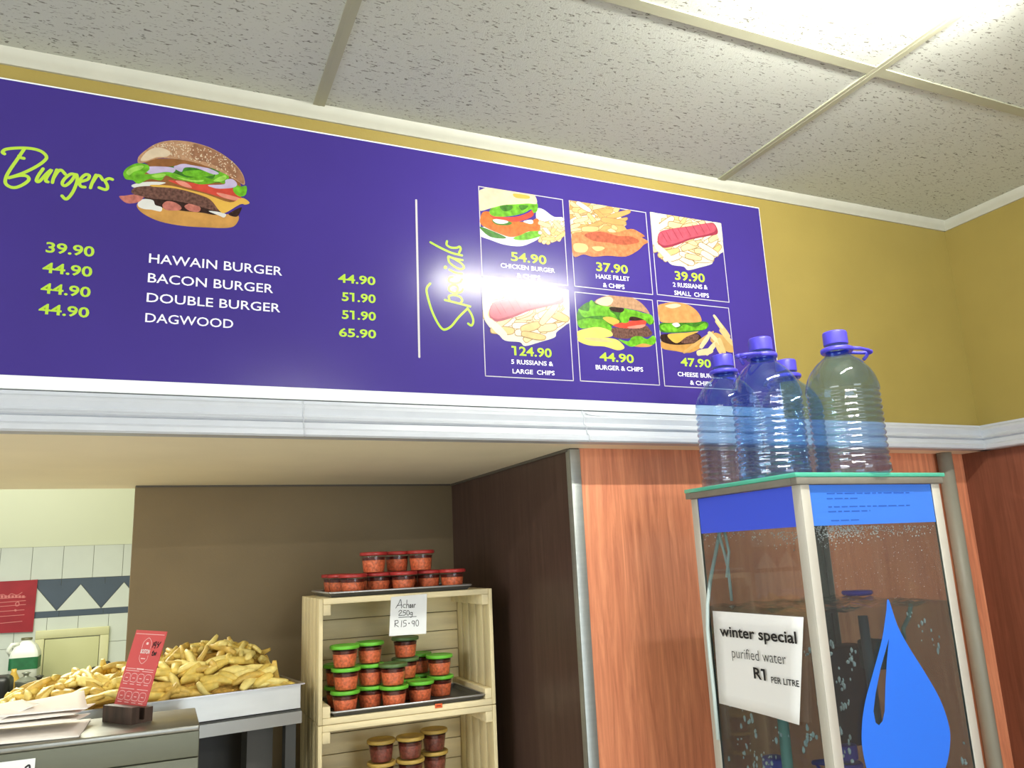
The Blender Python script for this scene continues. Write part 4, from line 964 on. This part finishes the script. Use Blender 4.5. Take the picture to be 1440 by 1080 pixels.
def chip_mesh(L, wd, th, bend, taper):
    t = bmesh.new(); n = 6; rings = []
    for i in range(n + 1):
        s_ = i / n - .5; k_ = 1 - taper * abs(s_) * 2 * (1 if s_ > 0 else .6); k_ *= (.72 if i in (0, n) else 1)
        z = bend * (1 - (2 * s_) ** 2); y = .25 * bend * math.sin(s_ * 5)
        rings.append([t.verts.new((s_ * L, y + a * wd / 2 * k_, z + b_ * th / 2 * k_)) for a, b_ in ((-1, -.8), (.0, -1), (1, -.8), (1, .8), (.1, 1), (-1, .8))])
    for i in range(n):
        for k2 in range(6): t.faces.new([rings[i][k2], rings[i][(k2 + 1) % 6], rings[i + 1][(k2 + 1) % 6], rings[i + 1][k2]])
    t.faces.new(rings[0][::-1]); t.faces.new(rings[-1])
    return B().bm(t, 0, True)
CHL = 'thick golden fried potato chip lying in the heap in the steel pan'
protos = []
for i, (L, wd, th, bend, tp) in enumerate(((.084, .021, .017, .006, .2), (.070, .023, .016, -.003, .3), (.096, .019, .016, .009, .35), (.060, .020, .018, .002, .1), (.078, .025, .015, .007, .4), (.052, .021, .017, .0, .2))):
    o = obj('potato_chip', chip_mesh(L, wd, th, bend, tp), CHM[i % 3], keep=True)
    tag(o, CHL, 'chip', 'potato chips in the pan'); protos.append(o)
def chip_at(i, o):
    while True:
        u, v = R.uniform(.03, PLn - .03), (R.random() ** 1.75) * (PDp - .06) + .024
        if u < PLn * .98: break
    e = .01
    dz_u = (heap(u + e, v) - heap(u - e, v)) / (2 * e); dz_v = (heap(u, v + e) - heap(u, v - e)) / (2 * e)
    p = PL_(u, v, RIMZ + heap(u, v) - .004 + R.uniform(-.008, .006)); p.z = max(p.z, RIMZ - .04)
    nrm = (Vector((dz_u * math.cos(PA) + dz_v * math.sin(PA), dz_u * math.sin(PA) - dz_v * math.cos(PA), 1))).normalized()
    q_ = nrm.to_track_quat('Z', 'Y'); xa = q_ @ Vector((1, 0, 0)); ya = q_ @ Vector((0, 1, 0)); fx = Vector((math.cos(PA), math.sin(PA), 0)); fl_ = math.atan2(fx.dot(ya), fx.dot(xa))
    o.rotation_mode = 'QUATERNION'
    from mathutils import Quaternion
    o.rotation_quaternion = q_ @ Quaternion((0, 0, 1), R.uniform(0, PI * 2) if v > .055 else R.gauss(0, .3) + fl_) @ Quaternion((0, 1, 0), R.gauss(0, .28)) @ Quaternion((1, 0, 0), R.uniform(0, 6.28))
    o.location = p
for i, o in enumerate(protos): chip_at(i, o)
for i in range(290):
    o = protos[i % 6].copy(); COL.objects.link(o); chip_at(i, o)
for i in range(0):
    pass

# card stand: dark wooden block with a leaning red card
c0 = at(184.2, 1020, z=BTZ); cl_ = at(150.6, 1009, z=BTZ); crr = at(212.5, 1013, z=BTZ)
ux = Vector((-.5736, .8192, 0)); uy = Vector((.8192, .5736, 0)); lu, ld = .108, .052     # along the slot, across the slot
hb_ = .036
cs = thing('card_stand', 'dark wooden block stand holding the red card on the steel counter', 'card stand', tuple(c0 + ux * lu / 2 + uy * ld / 2))
def cbx(g, a0, a1, b0, b1, z0, z1, mi=0):
    vs = [c0 + ux * a + uy * b_ + Vector((0, 0, z)) for z in (z0, z1) for (a, b_) in ((a0, b0), (a1, b0), (a1, b1), (a0, b1))]
    return g.add(vs, [[0, 1, 2, 3], [7, 6, 5, 4], [0, 4, 5, 1], [1, 5, 6, 2], [2, 6, 7, 3], [3, 7, 4, 0]], mi)
g = B(); cbx(g, 0, lu, 0, ld * .36, 0, hb_); cbx(g, 0, lu, ld * .62, ld, 0, hb_ * .86); cbx(g, 0, lu, ld * .36, ld * .62, 0, .006)
obj('block', g, mat('dark_grained_wood', (62, 46, 38), .5, noise=(60, .55, (1, 1, .2))), cs)
CT = thing('red_card', 'red printed card with white outlines leaning in the dark wooden stand', 'card', tuple(c0 + ux * lu / 2 + uy * ld * .45 + Vector((0, 0, .008))))
lean = .267; cu_ = Vector((.611, -.791, 0)); cn_ = Vector((.791, .611, 0)); wv = Vector((0, 0, 1)) * math.cos(lean) + cn_ * math.sin(lean)
ux2, wv = cu_ * math.cos(.032) - wv * math.sin(.032), wv * math.cos(.032) + cu_ * math.sin(.032)
nv = wv.cross(ux2); nv = nv if nv.y < 0 else -nv
ko = Vector((-.023, 2.075, BTZ + .008))
CWd, CHh = .111, .188
def cpt(s_, t): return ko - ux2 * (CWd * (1 - s_)) + wv * (CHh * t)        # s: left->right, t: bottom->top
g = B(); th_ = -nv * .002
vs = [cpt(0, 0), cpt(1, 0), cpt(1, 1), cpt(0, 1)]; g.add(vs + [v + th_ for v in vs], [[0, 1, 2, 3], [7, 6, 5, 4], [0, 4, 5, 1], [1, 5, 6, 2], [2, 6, 7, 3], [3, 7, 4, 0]])
obj('panel', g, mat('coral_red_acrylic', (206, 84, 86), .3, spec=.5), CT)
CP = Print(lambda s_, t: cpt(s_, t), ux2, wv, nv)
g = B(); L1 = .0011
def rrect(x0, x1, y0, y1): return [(x0, y0), (x1, y0), (x1, y1), (x0, y1), (x0, y0)]
def sline(pts, wd=L1): 
    for a, b_ in zip(pts[:-1], pts[1:]): CP.stroke(g, [a, b_], wd)
sline([(.04, .955), (.96, .955)])
CP.stroke(g, [(.36, .80), (.37, .86), (.50, .91), (.62, .86), (.63, .80)], L1); CP.stroke(g, [(.36, .70), (.38, .65), (.50, .60), (.62, .65), (.63, .70)], L1)
sline([(.36, .80), (.36, .785)]); sline([(.63, .80), (.63, .785)])
CP.poly(g, [(.47, .83), (.53, .83), (.53, .855), (.47, .855)]); sline([(.43, .66), (.56, .66)], .002)
sline([(.06, .535), (.36, .535)]); sline([(.40, .535), (.62, .535)], .0028); sline([(.66, .535), (.94, .535)])
for row, yb in enumerate((.385, .175)):
    for k_ in range(4):
        x = .07 + k_ * .225; CP.stroke(g, rrect(x, x + .17, yb, yb + .085), L1, n=3); sline([(x + .05, yb + .04), (x + .12, yb + .04)], .0016)
        sline([(x + .02, yb - .03), (x + .15, yb - .03)], .0014)
    sline([(.06, yb + .125), (.5, yb + .125)], .0012); sline([(.6, yb + .125), (.94, yb + .125)], .0012)
obj('white_print', g, mat('pink_white_print', (240, 206, 204), .4), CT)
g = B(); a_, e_ = (.36, .722), (.65, .722)
class _T: pass
CP.text(g, 'BOSTON', a_, e_, -.05, .02); obj('lettering', g, mat('card_white_print', (246, 240, 238), .4), CT)
g = B()
for s_ in ([(.70, .86), (.695, .80)], [(.75, .87), (.73, .83), (.78, .83)], [(.78, .87), (.775, .79)], [(.84, .87), (.83, .84), (.88, .83), (.84, .80)], [(.92, .87), (.86, .83)], [(.74, .74), (.77, .76), (.75, .71), (.79, .71)], [(.80, .74), (.81, .71), (.83, .74), (.85, .71), (.87, .75)]):
    CP.stroke(g, s_, .0022)
obj('handwriting', g, INK, CT)

# paper bags
BAGM = mat('white_kraft_bag', (250, 244, 236), .75, spec=.15, noise=(9, .03))
def bag(pts, label, fold, wav):
    """a flat paper bag: outline measured on the counter top, slightly wavy, with a fold"""
    t = thing('paper_bag', label, 'paper bag', tuple(sum((at(p[0], p[1], y=p[2]) for p in pts), Vector()) / len(pts)), 'flat paper bags')
    a, b_, c, d = [at(p[0], p[1], y=p[2]) for p in pts]
    g = B(); N, M_ = 14, 8
    for s_ in (0, 1):
        for j in range(M_ + 1):
            for i in range(N + 1):
                u, v = i / N, j / M_
                p = (a * (1 - u) + b_ * u) * (1 - v) + (d * (1 - u) + c * u) * v
                edge = min(u, 1 - u, v, 1 - v)
                p.z += (wav * (math.sin(u * 5 + wav * 900) * .5 + math.sin(v * 4 + u * 3) * .5) + wav) + (s_ * (.0012 + .004 * min(1, edge * 5)))
                g.v.append(p)
    k_ = (N + 1) * (M_ + 1)
    for s_ in (0, 1):
        for j in range(M_):
            for i in range(N):
                f = [s_ * k_ + j * (N + 1) + i, s_ * k_ + j * (N + 1) + i + 1, s_ * k_ + (j + 1) * (N + 1) + i + 1, s_ * k_ + (j + 1) * (N + 1) + i]
                g.f.append(f if s_ else f[::-1]); g.m.append(0); g.sm.append(True)
    rim_ = [i for i in range(N + 1)] + [j * (N + 1) + N for j in range(1, M_ + 1)] + [M_ * (N + 1) + i for i in range(N - 1, -1, -1)] + [j * (N + 1) for j in range(M_ - 1, 0, -1)]
    for x, y in zip(rim_, rim_[1:] + rim_[:1]): g.f.append([x, y, k_ + y, k_ + x]); g.m.append(0); g.sm.append(False)
    obj('bag_body', g, BAGM, t)
    if fold:
        g = B(); p0, p1, p2, p3 = [(a * (1 - u) + b_ * u) * (1 - v) + (d * (1 - u) + c * u) * v + Vector((0, 0, .0075 + wav * 2)) for u, v in ((.0, .05), (.10, .05), (.12, .95), (.02, .95))]
        g.add([p0, p1, p2, p3] + [q_ + Vector((0, 0, .0012)) for q_ in (p0, p1, p2, p3)], [[0, 3, 2, 1], [4, 5, 6, 7], [0, 1, 5, 4], [1, 2, 6, 5], [2, 3, 7, 6], [3, 0, 4, 7]])
        obj('folded_flap', g, BAGM, t)
    return t
bag([(-90, 1057, 1.968), (111, 1037, 1.965), (128, 1012, 2.17), (-90, 1034, 2.17)], 'lowest white paper bag of the pile, its right corner near the counter edge', False, .0012)
bag([(-90, 1035, 1.98), (108, 1014.5, 1.99), (127, 1006, 2.15), (-90, 1022, 2.16)], 'white paper bag second from the bottom of the pile at left', False, .0022)
bag([(-90, 1028, 2.0), (104, 1007, 2.0), (134, 992, 2.16), (-90, 1012, 2.16)], 'white paper bag in the middle of the pile at left', False, .0022)
bag([(-90, 1018, 2.0), (123, 999, 2.02), (118, 974, 2.16), (-60, 1003, 2.16)], 'white paper bag second from the top, reaching towards the chips', False, .0024)
bag([(-90, 1050, 1.985), (55, 992, 2.04), (30, 987, 2.14), (-90, 1004, 2.14)], 'topmost white paper bag of the pile, lying slanted at the left edge', False, .0022)

# ------------------------------------------------------------------ kitchen things behind the hatch
kc = at(60, 985, y=4.75).z
tag(obj('kitchen_counter', B().box(-2.4, .6, 4.55, YK - .011, kc - .05, kc, bev=.004).box(-2.3, .5, 4.6, YK - .02, 0, kc - .0505), STEEL), 'steel kitchen counter below the tiled wall', 'counter')
# electric cupboard on the wall
E4 = [at(*p, y=YK - .03) for p in ((50, 888), (154, 880), (150, 990), (47, 990))]
eb = thing('wall_cupboard', 'cream painted metal cupboard door on the tiled kitchen wall', 'cupboard', ((E4[0].x + E4[1].x) / 2, YK - .03, kc + .002))
ex0, ex1 = E4[0].x, E4[1].x; ez1 = (E4[0].z + E4[1].z) / 2; ez0 = kc + .004
CREAMM = mat('cream_enamel', (208, 206, 160), .4, noise=(6, .04))
fw = .045
g = B().box(ex0, ex1, YK - .03, YK - .0095, ez1 - fw, ez1, bev=.003).box(ex0, ex0 + fw, YK - .03, YK - .0095, ez0, ez1 - fw - .0005, bev=.003).box(ex1 - fw, ex1, YK - .03, YK - .0095, ez0, ez1 - fw - .0005, bev=.003)
obj('frame', g, CREAMM, eb)
dr = obj('door', B().box(ex0 + fw + .003, ex1 - fw - .003, YK - .027, YK - .010, ez0, ez1 - fw - .004, bev=.002), mat('cream_door', (198, 198, 150), .4), eb)
q = at(132, 941, y=YK - .03)
obj('lock', B().lathe([(.001, 0), (.014, 0), (.014, .008), (.007, .009), (.006, .003), (.001, .003)], seg=20, M=Matrix.Translation((q.x, YK - .027, q.z)) @ Matrix.Rotation(PI / 2, 4, 'X')), STEELD, dr)
q = at(151, 934, y=YK - .02)
tag(obj('door_stop', B().lathe([(.001, 0), (.012, 0), (.012, .012), (.018, .016), (.018, .026), (.001, .028)], seg=20, M=Matrix.Translation((q.x, YK - .0095, q.z)) @ Matrix.Rotation(PI / 2, 4, 'X')), mat('dark_knob', (36, 46, 38), .5)), 'small dark round stop on the tiles beside the cream cupboard', 'door stop')
# red poster
RP = [at(*p, y=YK - .02) for p in ((-40, 820), (53, 815), (46, 888.5), (-40, 892))]
rp_ = thing('red_poster', 'dark red plastic poster with pale lettering on the kitchen tiles', 'poster', tuple(RP[2]))
g = B(); g.add(RP + [p + Vector((0, .006, 0)) for p in RP], [[0, 1, 2, 3], [7, 6, 5, 4], [0, 4, 5, 1], [1, 5, 6, 2], [2, 6, 7, 3], [3, 7, 4, 0]])
obj('sheet', g, mat('dark_red_plastic', (156, 34, 44), .35, noise=(9, .15)), rp_)
KP = Print(lambda px, py: at(px, py, y=YK - .02), (1, 0, 0), (0, 0, 1), (0, -1, 0))
g = B()
for s_ in ([(-5, 838.5), (4, 836), (10, 838.5), (16, 835), (24, 837), (31, 833)], [(-4, 842), (36, 839.5)], [(0, 847.5), (36, 844.5)], [(0, 853), (36, 850)], [(0, 860), (34, 857.5)], [(0, 867), (34, 864.5)], [(-4, 877), (31, 873.6)]): KP.stroke(g, s_, .0035)
KP.stroke(g, [(22, 848), (26, 846.5), (26.5, 851), (22.5, 852), (22, 848)], .004); KP.poly(g, [(20.5, 857), (23, 857), (23, 859.5), (20.5, 859.5)])
for x in range(-4, 36, 5): KP.poly(g, [(x, 841), (x + 3.6, 840.8), (x + 3.6, 837.2), (x, 837.4)], 0, False)
obj('lettering', g, mat('faded_pink_print', (206, 120, 116), .4), rp_)
# milk bottle
q = at(33, 956, y=4.98); mz = kc + .001 if abs(q.z - kc) < .03 else q.z
mk = thing('milk_bottle', 'white plastic milk bottle with green label in front of the kitchen tiles', 'milk bottle', (q.x, 4.98, mz))
sp_ = (q.x, 4.98, mz); s2 = .072
mh = at(33, 897, y=4.98).z - mz
def sq(a, z): return 1 / max(abs(math.cos(a)), abs(math.sin(a))) * (.93 if z < mh * .62 else .93 - .2 * (z - mh * .62) / mh)
g = B().lathe([(.001, 0), (.062, 0), (.068, .008), (.068, mh * .60), (.064, mh * .68), (.050, mh * .82), (.026, mh * .92), (.024, mh * .935), (.024, mh * .95)], sp_, 32, rf=lambda a, z: sq(a, z) if z < mh * .85 else 1)
mb_ = obj('body', g, mat('white_milk_plastic', (222, 226, 214), .4), mk)
obj('handle', B().tube([(sp_[0] - .058, 4.94, mz + mh * .62), (sp_[0] - .074, 4.93, mz + mh * .74), (sp_[0] - .058, 4.935, mz + mh * .86), (sp_[0] - .03, 4.95, mz + mh * .86)], .012, 12), MATS['white_milk_plastic'], mk)
obj('cap', B().lathe([(.026, mh * .95), (.026, mh), (.001, mh)], sp_, 24), mat('olive_cap', (96, 92, 62), .5), mk)
obj('label', B().lathe([(.0695, mh * .27), (.0695, mh * .55)], sp_, 32, rf=sq), mat('green_milk_label', (34, 104, 62), .5, noise=(30, .2)), mk)
# cookware and appliances on the counter
def pot(name, label, px, y, r, h, m, cat, lidded=True):
    q = at(px, 970, y=y); t = thing(name, label, cat, (q.x, y, kc + .001))
    obj('pot_body', B().lathe([(.001, 0), (r * .9, 0), (r, .01), (r, h), (r * 1.04, h + .004), (r * .97, h + .004), (r * .95, .012), (.001, .01)], (q.x, y, kc + .001), 28), m, t)
    if lidded: obj('pot_lid', B().lathe([(r * 1.02, h + .006), (r * .6, h + .02), (.012, h + .026), (.012, h + .036), (.022, h + .044), (.001, h + .05)], (q.x, y, kc + .001), 28), m, t)
    obj('pot_handle', B().tube([(q.x + r, y - .02, kc + h * .8), (q.x + r + .012, y - .02, kc + h * .85), (q.x + r + .012, y + .02, kc + h * .85), (q.x + r, y + .02, kc + h * .8)], .007, 8), m, t)
ALUD = mat('dull_aluminium', (146, 150, 136), .45, metal=.5, noise=(14, .15)); DARKP = mat('dark_pan', (70, 70, 60), .5, metal=.3)
pot('cooking_pot', 'dull aluminium pot on the kitchen counter under the milk bottle', 35, 4.84, .046, .085, ALUD, 'pot')
pot('saucepan', 'small dark saucepan between the aluminium pot and the chips', 54, 4.72, .032, .075, DARKP, 'saucepan')
pot('frying_pan', 'low dark pan at the left edge of the heaped chips', 70, 4.84, .034, .056, DARKP, 'pan', False)
qa, qb = at(24, 985, y=4.62), at(64, 985, y=4.62)
g = B(); h_ = .055
lo_ = [(qa.x + .012, 4.575, kc + .001), (qb.x - .012, 4.575, kc + .001), (qb.x - .012, 4.665, kc + .001), (qa.x + .012, 4.665, kc + .001)]; hi_ = [(qa.x, 4.56, kc + h_), (qb.x, 4.56, kc + h_), (qb.x, 4.68, kc + h_), (qa.x, 4.68, kc + h_)]
for i in range(4):
    j = (i + 1) % 4; g.quad(lo_[i], lo_[j], hi_[j], hi_[i]); g.quad(tuple(Vector(lo_[i]) * 1.0 + Vector((0, 0, .002))), hi_[i], hi_[j], tuple(Vector(lo_[j]) + Vector((0, 0, .002))))
g.quad(*lo_); g.tube([Vector(p) for p in hi_] + [Vector(hi_[0])], .003, 6)
tag(obj('roasting_tray', g, mat('charcoal_tray', (62, 64, 58), .45, metal=.4)), 'dark deep tray on the kitchen counter just behind the paper bags', 'tray')
q = at(4, 975, y=4.7)
ap = thing('kitchen_appliance', 'black kitchen appliance at the far left edge behind the bags', 'appliance', (q.x - .09, 4.7, kc + .001))
obj('housing', B().box(q.x - .3, q.x + .035, 4.62, 4.78, kc + .001, at(4, 950, y=4.7).z, bev=.03, seg=4), mat('black_appliance', (20, 20, 20), .4), ap)
obj('foot', B().box(q.x - .25, q.x + .0, 4.63, 4.77, kc, kc + .0012), DARKP, ap)
q = at(17, 975, y=4.86)
tag(obj('oil_bottle', B().lathe([(.001, 0), (.026, 0), (.028, .006), (.028, .10), (.012, .135), (.012, .15), (.001, .15)], (q.x, 4.86, kc + .001), 20), mat('yellow_oil', (206, 168, 72), .4)), 'small yellow bottle between the black appliance and the aluminium pot', 'bottle')
